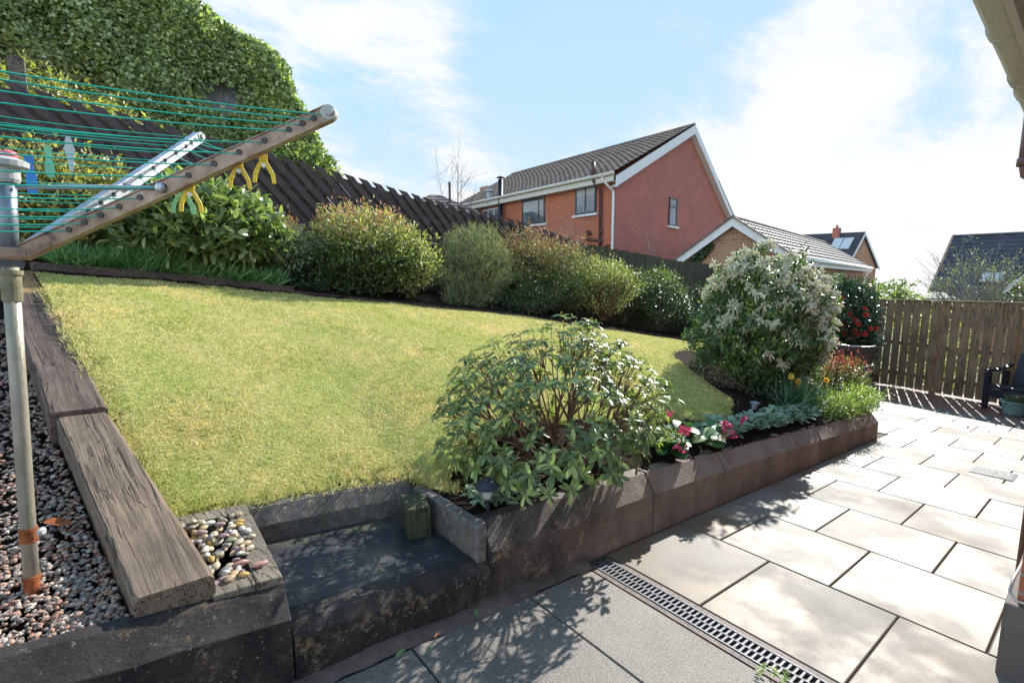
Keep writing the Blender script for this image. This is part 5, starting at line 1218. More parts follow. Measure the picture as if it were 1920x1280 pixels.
# ------------------------------------------------------------------ neighbouring houses
def tiled(root, name, p00, p10, p11, p01, mat, courses, rolls, h=.03):
    """p00-p10 eave, p01-p11 ridge. Overlapping courses of rolled tiles."""
    p00, p10, p11, p01 = [np.array(p, float) for p in (p00, p10, p11, p01)]
    nrm = unit(np.cross(p10 - p00, p01 - p00)); 
    if nrm[2] < 0: nrm = -nrm
    K = rolls * 6 + 1; V = []; F = []
    for c in range(courses):
        for e, lift in ((0, 1.0), (1, .15)):
            t = (c + e * 1.04) / courses; t = min(t, 1)
            for i in range(K):
                s = i / (K - 1); q = (p00 * (1 - s) + p10 * s) * (1 - t) + (p01 * (1 - s) + p11 * s) * t
                V.append(q + nrm * (h * lift + h * .45 * (.5 + .5 * math.cos(2 * PI * rolls * s)) * (.5 + .5 * lift)))
        for i in range(K):   # front lip
            V.append(V[-2 * K + 0] - nrm * h * .9 if False else V[len(V) - 2 * K] - nrm * h)
        b = c * 3 * K
        for i in range(K - 1):
            F.append((b + i, b + i + 1, b + K + i + 1, b + K + i)); F.append((b + 2 * K + i, b + 2 * K + i + 1, b + i + 1, b + i))
    return finish(name, V, F, mat, root)
def window(root, a, b, z0, z1, nrm, frame='frame_dark', bars=(.5,), reveal=.09, sill=True, blind=0, name='window', hbar=None):
    """a,b: (u,v) ends on the wall plane; nrm: outward (u,v)"""
    a = np.array([*a, 0.]); b = np.array([*b, 0.]); n = np.array([*nrm, 0.]); L = np.linalg.norm(b - a); d = (b - a) / L; up = np.array([0, 0, 1.])
    zc = (z0 + z1) / 2; h = (z1 - z0) / 2; c = (a + b) / 2 + up * zc
    def ob(cx, cz, hw, hh, dep, dn=0):
        m = MB(); m.obox(c + d * cx + up * cz + n * dn, d * hw, n * dep, up * hh); return m
    # dark reveal box slightly proud of the wall, frame and panes in front of it
    w = empty_part('window', c, root)
    m = ob(0, 0, L / 2 + .02, h + .02, .012, .004); build(m, 'reveal', MT['frame_dark'], w)
    m = MB(); fw = .035
    for (cx, cz, hw, hh) in ((-L / 2 + fw, 0, fw, h), (L / 2 - fw, 0, fw, h), (0, h - fw, L / 2 - 2 * fw, fw), (0, -h + fw, L / 2 - 2 * fw, fw)): m.obox(c + d * cx + up * cz + n * .03, d * hw, n * .018, up * hh)
    for t in bars: m.obox(c + d * (t - .5) * L + n * .031, d * .03, n * .018, up * (h - 2 * fw))
    if hbar is not None: m.obox(c + up * (h * (2 * hbar - 1)) + n * .032, d * (L / 2 - 2 * fw), n * .018, up * .03)
    build(m, 'frame', MT[frame], w)
    m = ob(0, 0, L / 2 - .03, h - .03, .004, .02); build(m, 'pane', MT['glass'], w)
    if blind:
        m = ob(0, h - h * blind, L / 2 - .06, h * blind - .03, .003, .026); build(m, 'blind', MT['blind'], w)
    if sill:
        m = MB(); m.obox(c - up * (h + .06) + n * .05, d * (L / 2 + .12), n * .06, up * .045); build(m, 'sill', MT['white'], w)
def empty_part(name, loc, parent):
    o = bpy.data.objects.new(name, None); C.objects.link(o); o.parent = parent; o.location = np.array(loc) - parent_world(parent); return o
g = np.array([.987, .157]); g3 = np.array([.987, .157, 0])
HX, HY = 15.7, 13.05
root = empty('brick_house', (HX, HY, -1), 'large red brick house with brown tiled roof and white bargeboards beyond the dark fence', 'house')
wl = 13.9
ap = np.array([HX, HY]) + g * 6.85; bk = np.array([HX, HY]) + g * 13.5
EZ, RZ = 5.45, 8.75
# walls: long wall and gable as one closed body
mb = MB(); ln3 = np.array([.0, 1.0, 0])
poly = [(HX, HY, -1.2), (bk[0], bk[1], -1.2), (bk[0], bk[1], 4.75), (ap[0], ap[1], RZ - .05), (HX, HY, EZ)]
mb.prism(poly, (0, 11.4, 0)); body = build(mb, 'long_wall', MT['brick_long'], root)
mb = MB(); off = np.array([.157, -.987, 0]) * .02
mb.prism([tuple(np.array(p) + off) for p in poly], (0, .015, 0)); build(mb, 'gable_wall', MT['brick_gable'], root)
# roof planes (ridge hipped at the far end)
e0 = np.array([HX - .35, HY - .25, EZ + .03]); e1 = np.array([HX - .35, HY + 11.6, EZ + .03]); r0_ = np.array([ap[0], ap[1] - .28, RZ + .05]); r1_ = np.array([ap[0], HY + 15.0, RZ + .02])
tiled(root, 'roof', e0, e1, r1_, r0_, MT['tile'], 19, 40, .05)
b0 = np.array([bk[0] + .3, bk[1] - .28, 4.62]); b1 = b0 + [0, 12, 0]
mb = MB(); mb.hexa([b0 - [0, 0, .05], b1 - [0, 0, .05], r1_ - [0, 0, .05], r0_ - [0, 0, .05], b0 + [0, 0, .03], b1 + [0, 0, .03], r1_ + [0, 0, .03], r0_ + [0, 0, .03]]); build(mb, 'rear_roof', MT['tile'], root)
mb = MB(); mb.tube([r0_ + [0, 0, .0], r1_ + [0, 0, .0]], .1, 10); build(mb, 'ridge_tiles', MT['tile'], root)
# bargeboards
def barge(root, p, q, w, mat='white', n=(.157, -.987, 0), drop=.0, name='bargeboard', th=.035):
    p, q = np.array(p, float), np.array(q, float); n = np.array(n); mb = MB(); up = np.array([0, 0, 1.])
    mb.hexa([p - up * w, q - up * w, q - up * w - n * th, p - up * w - n * th, p, q, q - n * th, p - n * th]); return build(mb, name, MT[mat], root)
fo = np.array([.157, -.987, 0]) * .30
pe = np.array([HX, HY, EZ]) + fo - g3 * .42 + [0, 0, -.12]; pa = np.array([ap[0], ap[1], RZ]) + fo + [0, 0, .06]; pb = np.array([bk[0], bk[1], 4.72]) + fo + g3 * .35 + [0, 0, -.16]
barge(root, pe, pa, .42); barge(root, pa, pb, .42)
mb = MB()
for (p, q) in ((pe, pa), (pa, pb)):
    p_, q_ = p + [0, 0, -.4], q + [0, 0, -.4]; back = -fo * .95
    mb.hexa([p_ + [0, 0, -.01], q_ + [0, 0, -.01], q_ + back + [0, 0, -.01], p_ + back + [0, 0, -.01], p_, q_, q_ + back, p_ + back])
build(mb, 'verge_soffit', MT['white'], root)
mb = MB(); mb.box((HX - .36, HY - .2, EZ - .28), (HX - .33, HY + 11.4, EZ - .04)); mb.box((HX - .33, HY - .2, EZ - .28), (HX, HY + 11.4, EZ - .26)); build(mb, 'fascia', MT['cream'], root)
mb = MB(); mb.tube([(HX - .43, HY - .25, EZ + .0), (HX - .43, HY + 11.45, EZ + .0)], .07, 10); build(mb, 'gutter', MT['cream'], root, smooth=True)
mb = MB(); mb.tube([(HX - .42, HY + .32, EZ - .02), (HX - .42, HY + .30, EZ - .2), (HX - .08, HY + .02, EZ - .62), (HX - .07, HY + .0, -1)], .05, 10); build(mb, 'downpipe', MT['white'], root, smooth=False)
window(root, (HX, 15.2), (HX, 14.03), 4.11, 5.22, (-1, 0), bars=(.5,), blind=.35)
window(root, (HX, 18.77), (HX, 17.16), 3.97, 5.13, (-1, 0), bars=(.75,), blind=.5)
window(root, (HX, 22.1), (HX, 20.45), 4.0, 5.07, (-1, 0), frame='white', bars=(.3, .62), sill=False)
# lintel strips
ga, gb_ = np.array([20.49, 13.812]), np.array([21.33, 13.945])
window(root, ga - np.array([-.157, .987]) * -.0 + np.array([.157, -.987]) * .022, gb_ + np.array([.157, -.987]) * .022, 3.9, 5.2, (.157, -.987), bars=(), hbar=.68)
mb = MB(); mb.tube([(HX - .25, 20.24, 2.0), (HX - .25, 20.24, 6.35)], .12, 14); build(mb, 'black_flue', MT['blackpipe'], root, smooth=True)
mb = MB(); mb.lathe((HX - .25, 20.24, 6.42), [(.02, .12), (.2, .04), (.2, .02), (.05, .0)], 14); mb.tube([(HX - .25, 20.24, 6.3), (HX - .25, 20.24, 6.45)], .05, 8); build(mb, 'flue_cowl', MT['blackpipe'], root)
mb = MB(); mb.tube([(HX - .3, 21.13, 5.3), (HX - .3, 21.13, 5.85)], .13, 14); mb.lathe((HX - .3, 21.13, 5.85), [(.13, 0), (.23, .03), (.23, .09), (.1, .15)], 14); build(mb, 'grey_vent', MT['blue_pole'], root)
mb = MB(); mb.tube([(HX - .38, 13.9, 6.05), (HX - .38, 13.88, 5.5)], .085, 10); mb.tube([(HX - .38, 13.88, 5.55), (HX - .4, 13.85, 5.3), (HX - .1, 13.72, 4.95), (HX - .09, 13.66, -1)], .062, 10)
for z in (2.55, 2.9, 3.3): mb.tube([(HX - .09, 13.68, z - .07), (HX - .09, 13.68, z + .07)], .085, 10)
mb.tube([(HX - .09, 13.7, 2.95), (HX - .1, 14.5, 3.05)], .055, 8); mb.tube([(HX - .1, 13.6, 2.6), (HX - .1, 13.25, 2.75)], .05, 8); mb.lathe((HX - .12, 14.35, 3.15), [(.05, 0), (.12, .1), (.12, .2), (.05, .26)], 10)
build(mb, 'soil_pipe', MT['brownpipe'], root, smooth=True)
# chimney stack far beyond left
mb = MB(); mb.box((22.0, 30.5, 6.5), (22.9, 31.4, 8.3)); build(mb, 'chimney', MT['brick_garage'], root)

# garage
root = empty('brick_garage', (15.8, 8.1, -1), 'brown brick garage with white bargeboard and grey tiled roof behind the far fence', 'garage')
L_ = 14.2; gl = np.array([15.47, 9.72]); gr = np.array([15.98, 6.5]); ga_ = np.array([15.73, 8.11]); d3 = g3 * L_
mb = MB(); mb.prism([(gl[0], gl[1], -1.3), (gr[0], gr[1], -1.3), (gr[0], gr[1], 2.0), (ga_[0], ga_[1], 3.12), (gl[0], gl[1], 2.0)], g3 * (L_ + 2.0) * .98); build(mb, 'wall', MT['brick_garage'], root)
lat = np.array([.157, -.987, 0]); ov = -g3 * .22
ridge0 = np.array([ga_[0], ga_[1], 3.30]) + ov; ridge1 = np.array([ga_[0], ga_[1], 3.30]) + d3
er0 = np.array([gr[0], gr[1], 2.0]) + lat * .25 + ov; er1 = er0 + g3 * (L_ + 2.6)
el0 = np.array([gl[0], gl[1], 2.0]) - lat * .25 + ov; el1 = el0 + g3 * (L_ + 2.6)
tiled(root, 'roof', er1, er0, ridge0, ridge1, MT['tile_grey'], 8, 44, .05)
tiled(root, 'rear_roof', el0, el1, ridge1, ridge0, MT['tile'], 8, 30, .04)
mb = MB(); mb.tube([ridge0 + [0, 0, .02], ridge1 + [0, 0, .02]], .085, 10); mb.tube([ridge1, er1], .07, 8); build(mb, 'ridge_tiles', MT['tile'], root)
nn = tuple(-g3)
barge(root, el0 + [0, 0, .03], ridge0 + [0, 0, .03], .28, n=nn); barge(root, ridge0 + [0, 0, .03], er0 + [0, 0, .03], .28, n=nn)
mb = MB(); mb.bar(el0 + [0, 0, .04] - g3 * .02, ridge0 + [0, 0, .06] - g3 * .02, .1, .05); mb.bar(ridge0 + [0, 0, .06] - g3 * .02, er0 + [0, 0, .04] - g3 * .02, .1, .05); build(mb, 'verge_tiles', MT['tile'], root)
mb = MB(); mb.hexa([er0 + [0, 0, -.22], er1 + [0, 0, -.22], er1 - lat * .03 + [0, 0, -.22], er0 - lat * .03 + [0, 0, -.22], er0, er1, er1 - lat * .03, er0 - lat * .03]); build(mb, 'fascia', MT['white'], root)
mb = MB(); mb.tube([er0 + lat * .06 + [0, 0, -.03], er1 + lat * .06 + [0, 0, -.03]], .06, 10); build(mb, 'gutter', MT['white'], root, smooth=True)
mb = MB(); q = er1 - g3 * .3 + lat * .05; mb.tube([q, q + [0, 0, -.2], q - lat * .25 + [0, 0, -.45], q - lat * .25 + [0, 0, -3]], .045, 8); build(mb, 'downpipe', MT['white'], root)
wa = gr + g[:2] * 7.2; wb = gr + g[:2] * 9.4
window(root, wa + np.array([.157, -.987]) * .004, wb + np.array([.157, -.987]) * .004, .95, 1.62, (.157, -.987), frame='white', bars=(.35,), sill=False)
# ivy strands on garage gable
def patch_leaves(root, name, P, nrm, L, W, mat, seed, prof=LEAF2):
    r = np.random.default_rng(seed); k = len(P); D = unit(r.normal(size=(k, 3)) * .8 + [0, 0, -.5] + np.array(nrm) * .4)
    Vv, Ff = leaves(P, D, unit(np.array(nrm) + r.normal(size=(k, 3)) * .45), L * r.uniform(.6, 1.2, k), W * r.uniform(.7, 1.2, k), prof, .2, .2); return fastmesh(name, Vv, Ff, MT[mat], root)
r = np.random.default_rng(2); t = r.random(700) ** 1.4; P = np.array([gl[0], gl[1], 1.95])[None] + lat * (t * 1.0)[:, None] * 1.0 + np.array([0, 0, 1.])[None] * (t * .8 - r.random(700) * .55 * (1 - t * .6) - .12)[:, None] - g3 * r.uniform(.02, .08, 700)[:, None]
patch_leaves(root, 'ivy', P, -g3, .1, .08, 'lf_dark', 3)

# small far house with gable and chimney
def uvw(x, y, z): return np.array([.7806 * x + .625 * y, -.625 * x + .7806 * y, z])
root = empty('brick_house', uvw(35.5, 50, -4), 'distant brick house with dark roof and white gable trim beyond the garage', 'house')
A0, A1, A2 = uvw(34.0, 50, 3.6), uvw(35.4, 50.4, 6.1), uvw(37.6, 51, 2.6); bk3 = uvw(27.5, 56, 0) - uvw(35.4, 50.4, 0)
mb = MB(); mb.prism([A0 * [1, 1, 0] + [0, 0, -5], A2 * [1, 1, 0] + [0, 0, -5], A2 - [0, 0, .1], A1 - [0, 0, .1], A0 - [0, 0, .1]], bk3); build(mb, 'wall', MT['brick_garage'], root)
dg = unit(A2 - A0); nf = -unit(bk3)
mb = MB(); s = (A0 - A1) * .12; mb.hexa([A0 + s + nf * .3 - [0, 0, .1], A1 + nf * .3 - [0, 0, .1], A1 + bk3 - [0, 0, .1], A0 + s + bk3 - [0, 0, .1], A0 + s + nf * .3 + [0, 0, .05], A1 + nf * .3 + [0, 0, .05], A1 + bk3 + [0, 0, .05], A0 + s + bk3 + [0, 0, .05]])
mb.hexa([A2 + nf * .3 - [0, 0, .1], A1 + nf * .3 - [0, 0, .1], A1 + bk3 - [0, 0, .1], A2 + bk3 - [0, 0, .1], A2 + nf * .3 + [0, 0, .05], A1 + nf * .3 + [0, 0, .05], A1 + bk3 + [0, 0, .05], A2 + bk3 + [0, 0, .05]]); build(mb, 'roof', MT['tile_dark'], root)
barge(root, A0 + s + nf * .34, A1 + nf * .34, .3, n=tuple(nf)); barge(root, A1 + nf * .34, A2 + nf * .34, .3, n=tuple(nf))
ch = A1 + bk3 * .22; mb = MB(); mb.box(ch + [-.3, -.3, -.8], ch + [.3, .3, .55]); ck_ = build(mb, 'chimney', MT['brick_gable'], root)
mb = MB(); mb.tube([ch + [0, 0, .5], ch + [0, 0, .85]], .12, 8); build(mb, 'chimney_pot', MT['brick_gable'], ck_)
for k_ in (.25, .6):
    q = A0 * .45 + A1 * .55 + bk3 * (.03 + k_ * .22); mb = MB(); e1v = unit(bk3); e2v = unit(A1 - A0); nv = unit(np.cross(e1v, e2v)); nv = nv if nv[2] > 0 else -nv
    mb.obox(q + nv * .1, e1v * .45, e2v * .65, nv * .06); build(mb, 'roof_window', MT['skyglass'], root)

# dark roofed house at the right, one long slope facing us
root = empty('dark_roofed_house', uvw(25, 28, -4), 'house with a long dark tiled roof slope and skylight behind the patio fence', 'house')
R0, R1 = uvw(25.3, 28.5, 3.8), uvw(34.5, 28.0, 4.2); E0, E1 = uvw(19.9, 24.0, -.9), uvw(29.0, 23.2, -.9)
tiled(root, 'roof', E0, E1, R1, R0, MT['tile_dark'], 19, 40, .03)
bk4 = uvw(26, 34, 0) - uvw(25.3, 28.5, 0)
mb = MB(); mb.prism([E0 + [.1, 0, -4], R0 + [0, 0, -8], R0 - [0, 0, .15], E0 - [0, 0, .1]], (E1 - E0) * .98); build(mb, 'wall', MT['brick_garage'], root)
mb = MB(); mb.bar(E0 - unit(E1 - E0) * .04, R0 - unit(E1 - E0) * .04, .09, .1); build(mb, 'verge_trim', MT['brick_garage'], root)
mb = MB(); mb.tube([R0, R1], .11, 8); build(mb, 'ridge_tiles', MT['tile_dark'], root)
e = unit(E1 - E0); f2 = unit(R0 - E0); nv = unit(np.cross(e, f2)); nv = nv if nv[2] > 0 else -nv
q = E0 * .52 + R0 * .48 + e * 2.7; mb = MB(); mb.obox(q + nv * .1, e * .62, f2 * .5, nv * .07); sk = build(mb, 'skylight_frame', MT['frame_dark'], root); mb = MB(); mb.obox(q + nv * .178, e * .54, f2 * .42, nv * .01); build(mb, 'skylight', MT['skyglass'], root)
# projecting white gable dormer
dp = E0 * .6 + R0 * .4 + e * 5.9
mb = MB(); w_ = 1.9; mb.prism([dp - e * w_ + [0, 0, 0], dp + e * w_, dp + [0, 0, 1.55]], unit(-f2 * [1, 1, 0]) * 1.3); build(mb, 'dormer', MT['brick_garage'], root)
fr_ = unit(-f2 * [1, 1, 0]) * 1.35; barge(root, dp - e * (w_ + .35) + fr_ - [0, 0, .05], dp + fr_ + [0, 0, 1.8], .3, n=tuple(unit(fr_))); barge(root, dp + fr_ + [0, 0, 1.8], dp + e * (w_ + .35) + fr_ - [0, 0, .05], .3, n=tuple(unit(fr_)))
mb = MB(); 
for sg in (-1, 1): a_ = dp + e * sg * (w_ + .35) + fr_; b_ = dp + fr_ + [0, 0, 1.85]; c_ = -fr_ * 1.9; mb.hexa([a_, b_, b_ + c_, a_ + c_, a_ + [0, 0, .06], b_ + [0, 0, .06], b_ + c_ + [0, 0, .06], a_ + c_ + [0, 0, .06]])
build(mb, 'dormer_roof', MT['tile_dark'], root)
# low shed roof just above the patio fence
mb = MB(); root = empty('shed', uvw(19.3, 23, -3), 'low pale corrugated shed roof just showing over the patio fence', 'shed')
tiled(root, 'roof', uvw(18.6, 21.8, .12), uvw(20.6, 21.8, .10), uvw(21.5, 24.5, .72), uvw(19.4, 24.5, .74), MT['tile_grey'], 2, 9, .05)
mb.hexa([uvw(18.7, 22, -4), uvw(20.5, 22, -4), uvw(21.3, 24.3, -4), uvw(19.5, 24.3, -4), uvw(18.7, 22, .1), uvw(20.5, 22, .08), uvw(21.3, 24.3, .66), uvw(19.5, 24.3, .68)]); build(mb, 'wall', MT['timber'], root)
# far hip roof at the left beyond the fence
root = empty('hip_roofed_house', uvw(-3.7, 24, 0), 'grey hipped roof with vent pipe just showing over the sawtooth fence', 'house')
a1, a2, a3, a4 = uvw(-5.6, 23, 4.4), uvw(-1.2, 24, 4.4), uvw(-1.9, 30, 4.4), uvw(-6, 29, 4.4); ap1, ap2 = uvw(-4.05, 25.6, 5.65), uvw(-3.8, 27, 5.65)
tiled(root, 'roof', a1, a2, ap1 + [.4, 0, 0], ap1, MT['tile'], 7, 12, .04)
mb = MB(); mb.add([a1, a2, a3, a4, ap1 - [0, 0, .03], ap2], [(0, 1, 4), (1, 2, 5, 4), (2, 3, 5), (3, 0, 4, 5), (3, 2, 1, 0)]); mb.box(uvw(-3.6, 26.5, -1) - [1.5, 1.5, 0], uvw(-3.6, 26.5, 4.58) + [1.5, 1.5, 0]); build(mb, 'walls', MT['tile'], root)
mb = MB(); q = uvw(-3.1, 25, 5.2); mb.tube([q, q + [0, 0, .95]], .06, 8); build(mb, 'vent_pipe', MT['blackpipe'], root)

# ------------------------------------------------------------------ ivy clad wall
SIL = [(-6.5, 5.2), (-5.0, 6.1), (-3.2, 7.25), (-1.6, 6.65), (1.03, 5.62), (1.73, 5.36), (2.36, 5.06), (2.56, 4.92), (2.60, 4.45), (2.9, 4.02), (3.02, 3.7), (3.07, 3.2), (3.1, 2.0)]
root = empty('ivy_clad_house', (-1.5, 9.8, .5), 'tall gable wall completely covered in green ivy behind the fence', 'building')
mb = MB(); mb.prism([(-6.5, 9.62, 0)] + [(a - .06, 9.62, b - .10) for a, b in SIL] + [(3.12, 9.62, 0)], (0, .5, 0)); build(mb, 'wall', MT['lichenwall'], root)
su_, sz_ = np.array([s[0] for s in SIL]), np.array([s[1] for s in SIL])
r = np.random.default_rng(77); n = 125000; U = r.uniform(-5, 3.2, n); Zt = np.interp(U, su_, sz_); Z = 2.2 + (Zt - 2.2 + .04) * r.random(n)
bump = .13 * np.sin(U * 3.3 + 1.5 * np.sin(Z * 1.3)) * np.sin(Z * 1.7 + 1 + np.sin(U * 2)) + .07 * np.sin(U * 7.1 + 2) * np.sin(Z * 4.3 + U)
bare = ((U - 1.55) / .33) ** 2 + ((Z - 4.28) / .30) ** 2 + .8 * np.sin(U * 31) * np.sin(Z * 27) < 1.0
k = ~bare; U, Z, bump = U[k], Z[k], bump[k]; n = len(U)
P = np.stack([U + r.normal(size=n) * .02, 9.55 - .12 - bump * 1.1 - r.random(n) * .16, Z], -1)
yel = (np.sin(U * 1.7 + 2) + np.sin(Z * 2.1 + U) + r.normal(size=n) * .5 + (3.9 - Z) * .9 - .4 * U) > 1.3
patch_leaves(root, 'ivy', P[~yel], (0, -1, .25), .064, .058, 'lf_ivy', 5)
patch_leaves(root, 'yellow_ivy', P[yel], (0, -1, .25), .066, .055, 'lf_ivyy', 6)
# crest of leaves along the top edge and end of the wall
m = 3500; t = r.random(m); ps = np.array(SIL[2:12]); seg = r.integers(0, len(ps) - 1, m); E_ = ps[seg] * (1 - t[:, None]) + ps[seg + 1] * t[:, None]
P = np.stack([E_[:, 0] + r.normal(size=m) * .025, 9.6 - .2 + r.random(m) * .55, E_[:, 1] + r.normal(size=m) * .028], -1); patch_leaves(root, 'ivy_crest', P, (.3, -.5, .8), .072, .064, 'lf_ivy', 7)
mb = MB(); r = np.random.default_rng(3)
for i in range(26):
    a = 1.55 + r.normal() * .2; z = 4.28 + r.normal() * .16; mb.tube([(a, 9.6, z), (a + r.normal() * .06, 9.57, z + .15), (a + r.normal() * .08, 9.55, z + .3)], .006, 4)
build(mb, 'bare_stems', MT['greybark'], root)
shrub('overhanging_shrub', 'yellowish bushy growth spilling over the top of the dark fence below the ivy', (-.9, 8.3), 1.2, 2.5, 3.75, [('lf_ivyy', -1, 2)], 6500, .08, .04, 61, rx=1.3, ry=.5)
shrub('overhanging_shrub', 'green leafy growth hanging at the foot of the ivy end above the sawtooth fence', (2.6, 8.8), .5, 2.7, 3.55, [('lf_ivy', -1, .8), ('lf_mid', .5, 2)], 3000, .08, .05, 62, rx=1.1, ry=.6)

# ------------------------------------------------------------------ trees beyond the fences
def bare_tree(name, label, base, stems, h, sp, seed, mat='greybark', r0=.02, sub=5):
    r = np.random.default_rng(seed); root = empty(name, base, label, 'tree'); mb = MB(); b = np.array(base, float); tr = MB()
    tr.tube([b, b + [0, 0, h * .35]], [r0 * 2, r0 * 1.3], 6)
    for i in range(stems):
        a = r.uniform(0, 6.3); s = sp * r.uniform(.2, 1); p0 = b + [0, 0, h * .3]; p1 = b + np.array([math.cos(a) * s, math.sin(a) * s, h * r.uniform(.75, 1)])
        mid = (p0 + p1) / 2 + np.array([math.cos(a), math.sin(a), 0]) * s * .18; pts = [p0, mid, p1]; mb.tube(pts, [r0, r0 * .55, r0 * .2], 4)
        for j in range(sub):
            t = r.uniform(.3, .95); q = (p0 * (1 - t) + mid * t) if t < .5 else (mid * (1 - (t - .5) * 2) + p1 * (t - .5) * 2); d = unit(r.normal(size=3) * .6 + [0, 0, .9]); mb.tube([q, q + d * h * .12, q + d * h * .22 + r.normal(size=3) * .03], [r0 * .4, r0 * .25, r0 * .12], 4)
            for jj in range(2):
                q2 = q + d * h * .12; d2 = unit(r.normal(size=3) + [0, 0, .5]); mb.tube([q2, q2 + d2 * h * .07], [r0 * .22, r0 * .1], 3)
    build(tr, 'trunk', MT[mat], root); build(mb, 'branches', MT[mat], root); return root
bare_tree('bare_sapling', 'leafless upright sapling with thin straight shoots left of the brick house', tuple(uvw(-1.2, 11, 1.2)), 9, 2.85, .6, 3, 'bark', .008, 6)
bare_tree('bare_sapling', 'pale leafless twiggy branches in front of the first floor window of the brick house', tuple(uvw(1.3, 14, .4)), 7, 3.3, 1.0, 5, 'greybark', .014, 6)
bare_tree('bare_sapling', 'small pale leafless sapling in front of the brick gable wall', tuple(uvw(4.05, 14.5, -.2)), 4, 3.2, .45, 6, 'greybark', .014, 4)
shrub('bright_bush', 'bright green bush rising behind the patio fence beside the garage', tuple(uvw(12.3, 16, 0)[:2]), .95, -.4, 1.28, [('lf_mid', -1, .7), ('lf_laurel', .4, 2)], 4200, .12, .07, 71, stems=True, lump=.25)
root, T = shrub('twiggy_hedge', 'sparse twiggy grey hedge tree before the dark roof at the right', tuple(uvw(16.3, 17.0, 0)[:2]), 1.9, -.4, 2.45, [('lf_broom', -1, .8), ('lf_light', .5, 2)], 4200, .05, .022, 73, rx=1.0, stem='greybark', lump=.3, inner=.1, r0=.04, spread=.08)
mb = MB(); r = np.random.default_rng(8); bb = uvw(16.3, 17.0, -.5)
branches(mb, bb, T[r.choice(len(T), 420, replace=False)], (9, 80), .05, .0065, 4); build(mb, 'bare_twigs', MT['greybark'], root)
shrub('evergreen_bush', 'dense green evergreen at the right edge behind the patio fence', tuple(uvw(17.0, 15.5, 0)[:2]), .8, -.4, 1.75, [('lf_dark', -1, .8), ('lf_mid', .5, 2)], 3500, .07, .04, 74)
# planting seen through the gaps of the patio fence
shrub('roadside_hedge', 'sunlit yellow green hedge seen in slivers through the patio fence gaps', (15.6, 3.9), 1.4, -1.6, .85, [('lf_light', -1, 2)], 6500, .09, .05, 75, rx=.5, ry=1.6, stems=False)

#ROAD#
# ------------------------------------------------------------------ sky, sun, camera
EL, AZ = math.radians(31), math.radians(14.45)
sun_dir = Vector((math.cos(EL) * math.cos(AZ), math.cos(EL) * math.sin(AZ), math.sin(EL)))
l = bpy.data.lights.new('sun', 'SUN'); l.energy = 3.95; l.angle = math.radians(.53); l.color = (1, .965, .90)
lo = bpy.data.objects.new('sun', l); C.objects.link(lo); lo.rotation_euler = sun_dir.to_track_quat('Z', 'Y').to_euler(); lo.location = (0, 0, 20)
w = bpy.data.worlds.new('World'); bpy.context.scene.world = w; w.use_nodes = True; t = w.node_tree; t.nodes.clear()
out = t.nodes.new('ShaderNodeOutputWorld'); bg = t.nodes.new('ShaderNodeBackground'); bg.inputs[1].default_value = .15
sky = t.nodes.new('ShaderNodeTexSky'); sky.sky_type = 'NISHITA'; sky.sun_disc = False; sky.sun_elevation = EL; sky.sun_rotation = PI / 2 - AZ; sky.air_density = 1.0; sky.dust_density = .6; sky.ozone_density = 1.5; sky.altitude = 50
tc = t.nodes.new('ShaderNodeTexCoord'); sx = t.nodes.new('ShaderNodeSeparateXYZ'); t.links.new(tc.outputs['Generated'], sx.inputs[0])
zc = math_(t, 'MAXIMUM', sx.outputs[2], .012)
cb = t.nodes.new('ShaderNodeCombineXYZ'); t.links.new(sx.outputs[0], cb.inputs[0]); t.links.new(sx.outputs[1], cb.inputs[1]); t.links.new(zc, cb.inputs[2])
t.links.new(cb.outputs[0], sky.inputs[0])
den = math_(t, 'ADD', zc, .22)
px = math_(t, 'DIVIDE', sx.outputs[0], den); py = math_(t, 'DIVIDE', sx.outputs[1], den)
cc = t.nodes.new('ShaderNodeCombineXYZ'); t.links.new(px, cc.inputs[0]); t.links.new(py, cc.inputs[1])
mp = t.nodes.new('ShaderNodeMapping'); mp.inputs['Location'].default_value = (3.1, 1.7, 0); mp.inputs['Rotation'].default_value = (0, 0, .5); mp.inputs['Scale'].default_value = (.8, 1.25, 1); t.links.new(cc.outputs[0], mp.inputs[0])
c1 = t.nodes.new('ShaderNodeTexNoise'); c1.inputs['Scale'].default_value = 1.25; c1.inputs['Detail'].default_value = 9; c1.inputs['Roughness'].default_value = .64; c1.inputs['Distortion'].default_value = .45; c1.inputs['Scale'].default_value = 1.7; t.links.new(mp.outputs[0], c1.inputs[0])
# more cloud towards the horizon and towards the sun
def vdot(d):
    v = t.nodes.new('ShaderNodeVectorMath'); v.operation = 'DOT_PRODUCT'; v.inputs[1].default_value = d; t.links.new(tc.outputs['Generated'], v.inputs[0]); return v.outputs['Value']
def pix(x, y):    # direction seen at a place of the sky
    a, b = (x - 960) / 915.44, -(y - 640) / 915.44; cp, sp = math.cos(.12566), math.sin(.12566)
    X, Y, Z = a, cp + sp * b, -sp + cp * b; q = np.array([.7806 * X + .625 * Y, -.625 * X + .7806 * Y, Z]); return tuple(q / np.linalg.norm(q))
bias = math_(t, 'MULTIPLY', math_(t, 'SUBTRACT', .30, zc), .42)
for (x, y, wdt, amt) in ((1400, 200, .965, .20), (600, 90, .955, .17), (1750, 420, .90, .26), (1060, 90, .972, -.16), (1260, 60, .975, -.16), (1560, 40, .97, -.05), (690, 260, .985, -.09), (1780, 160, .985, -.12), (900, 300, .985, .06)):
    f = math_(t, 'MULTIPLY', math_(t, 'DIVIDE', math_(t, 'SUBTRACT', vdot(pix(x, y)), wdt), 1 - wdt, True), amt); bias = math_(t, 'ADD', bias, f)
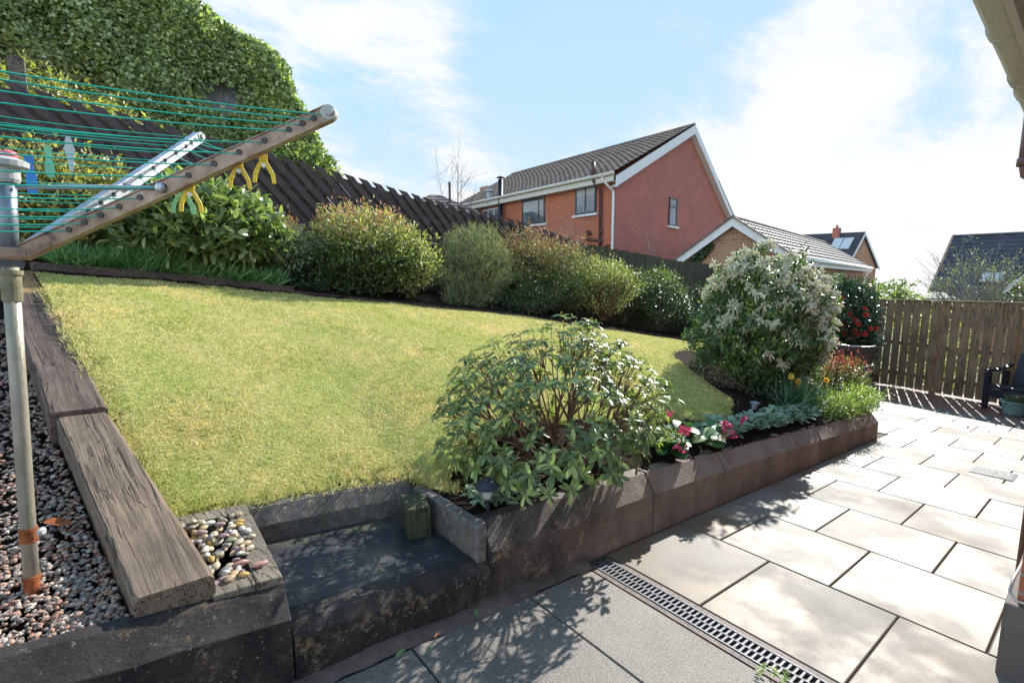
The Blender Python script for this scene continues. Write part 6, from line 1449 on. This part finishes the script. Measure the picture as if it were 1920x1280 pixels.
c2 = t.nodes.new('ShaderNodeTexNoise'); c2.inputs['Scale'].default_value = 5.5; c2.inputs['Detail'].default_value = 9; c2.inputs['Roughness'].default_value = .68; t.links.new(mp.outputs[0], c2.inputs[0])
den_ = math_(t, 'ADD', math_(t, 'ADD', c1.outputs[0], math_(t, 'MULTIPLY', math_(t, 'SUBTRACT', c2.outputs[0], .5), .28)), bias)
cm = ramp(t, den_, [(.44, 0.0), (.54, .45), (.66, .97)])
shade = ramp(t, den_, [(.5, (2.4, 2.75, 3.15)), (.62, (2.95, 3.05, 3.15)), (.85, (3.3, 3.35, 3.4))])
skyn = mixc(t, 1.0, sky.outputs[0], (3.0, 3.0, 3.0), 'DARKEN')
skyb = mixc(t, .22, ramp(t, zc, [(0.0, (2.5, 3.1, 3.6)), (.25, (1.55, 2.5, 3.5)), (.6, (1.15, 2.15, 3.4))]), skyn)
# unseen clouds behind the viewer, facing the sun, boosted as added fill for shaded faces
fr_c = math_(t, 'ADD', 1.0, math_(t, 'MULTIPLY', math_(t, 'MAXIMUM', math_(t, 'MULTIPLY', vdot(tuple(-sun_dir)), 1.0), 0.0), 4.2))
cg = t.nodes.new('ShaderNodeCombineXYZ'); [t.links.new(fr_c, cg.inputs[k_]) for k_ in range(3)]
col = mixc(t, cm, skyb, mixc(t, 1.0, shade, cg.outputs[0], 'MULTIPLY'))
t.links.new(col, bg.inputs[0]); t.links.new(bg.outputs[0], out.inputs[0])

cam = bpy.data.cameras.new('camera'); co = bpy.data.objects.new('camera', cam); C.objects.link(co); bpy.context.scene.camera = co
cam.sensor_width = 36; cam.lens = 915.44 / 1920 * 36; cam.clip_end = 6000; cam.clip_start = .02
fw = Vector((.625 * math.cos(.12566), .7806 * math.cos(.12566), -math.sin(.12566)))
co.rotation_euler = fw.to_track_quat('-Z', 'Y').to_euler(); co.location = (0, 0, 1.35)
sc = bpy.context.scene; sc.view_settings.view_transform = 'Standard'; sc.view_settings.look = 'None'; sc.view_settings.gamma = 1; sc.view_settings.exposure = 1.1
sc.render.engine = 'CYCLES'; sc.cycles.use_denoising = True; sc.cycles.max_bounces = 6; sc.cycles.transparent_max_bounces = 8
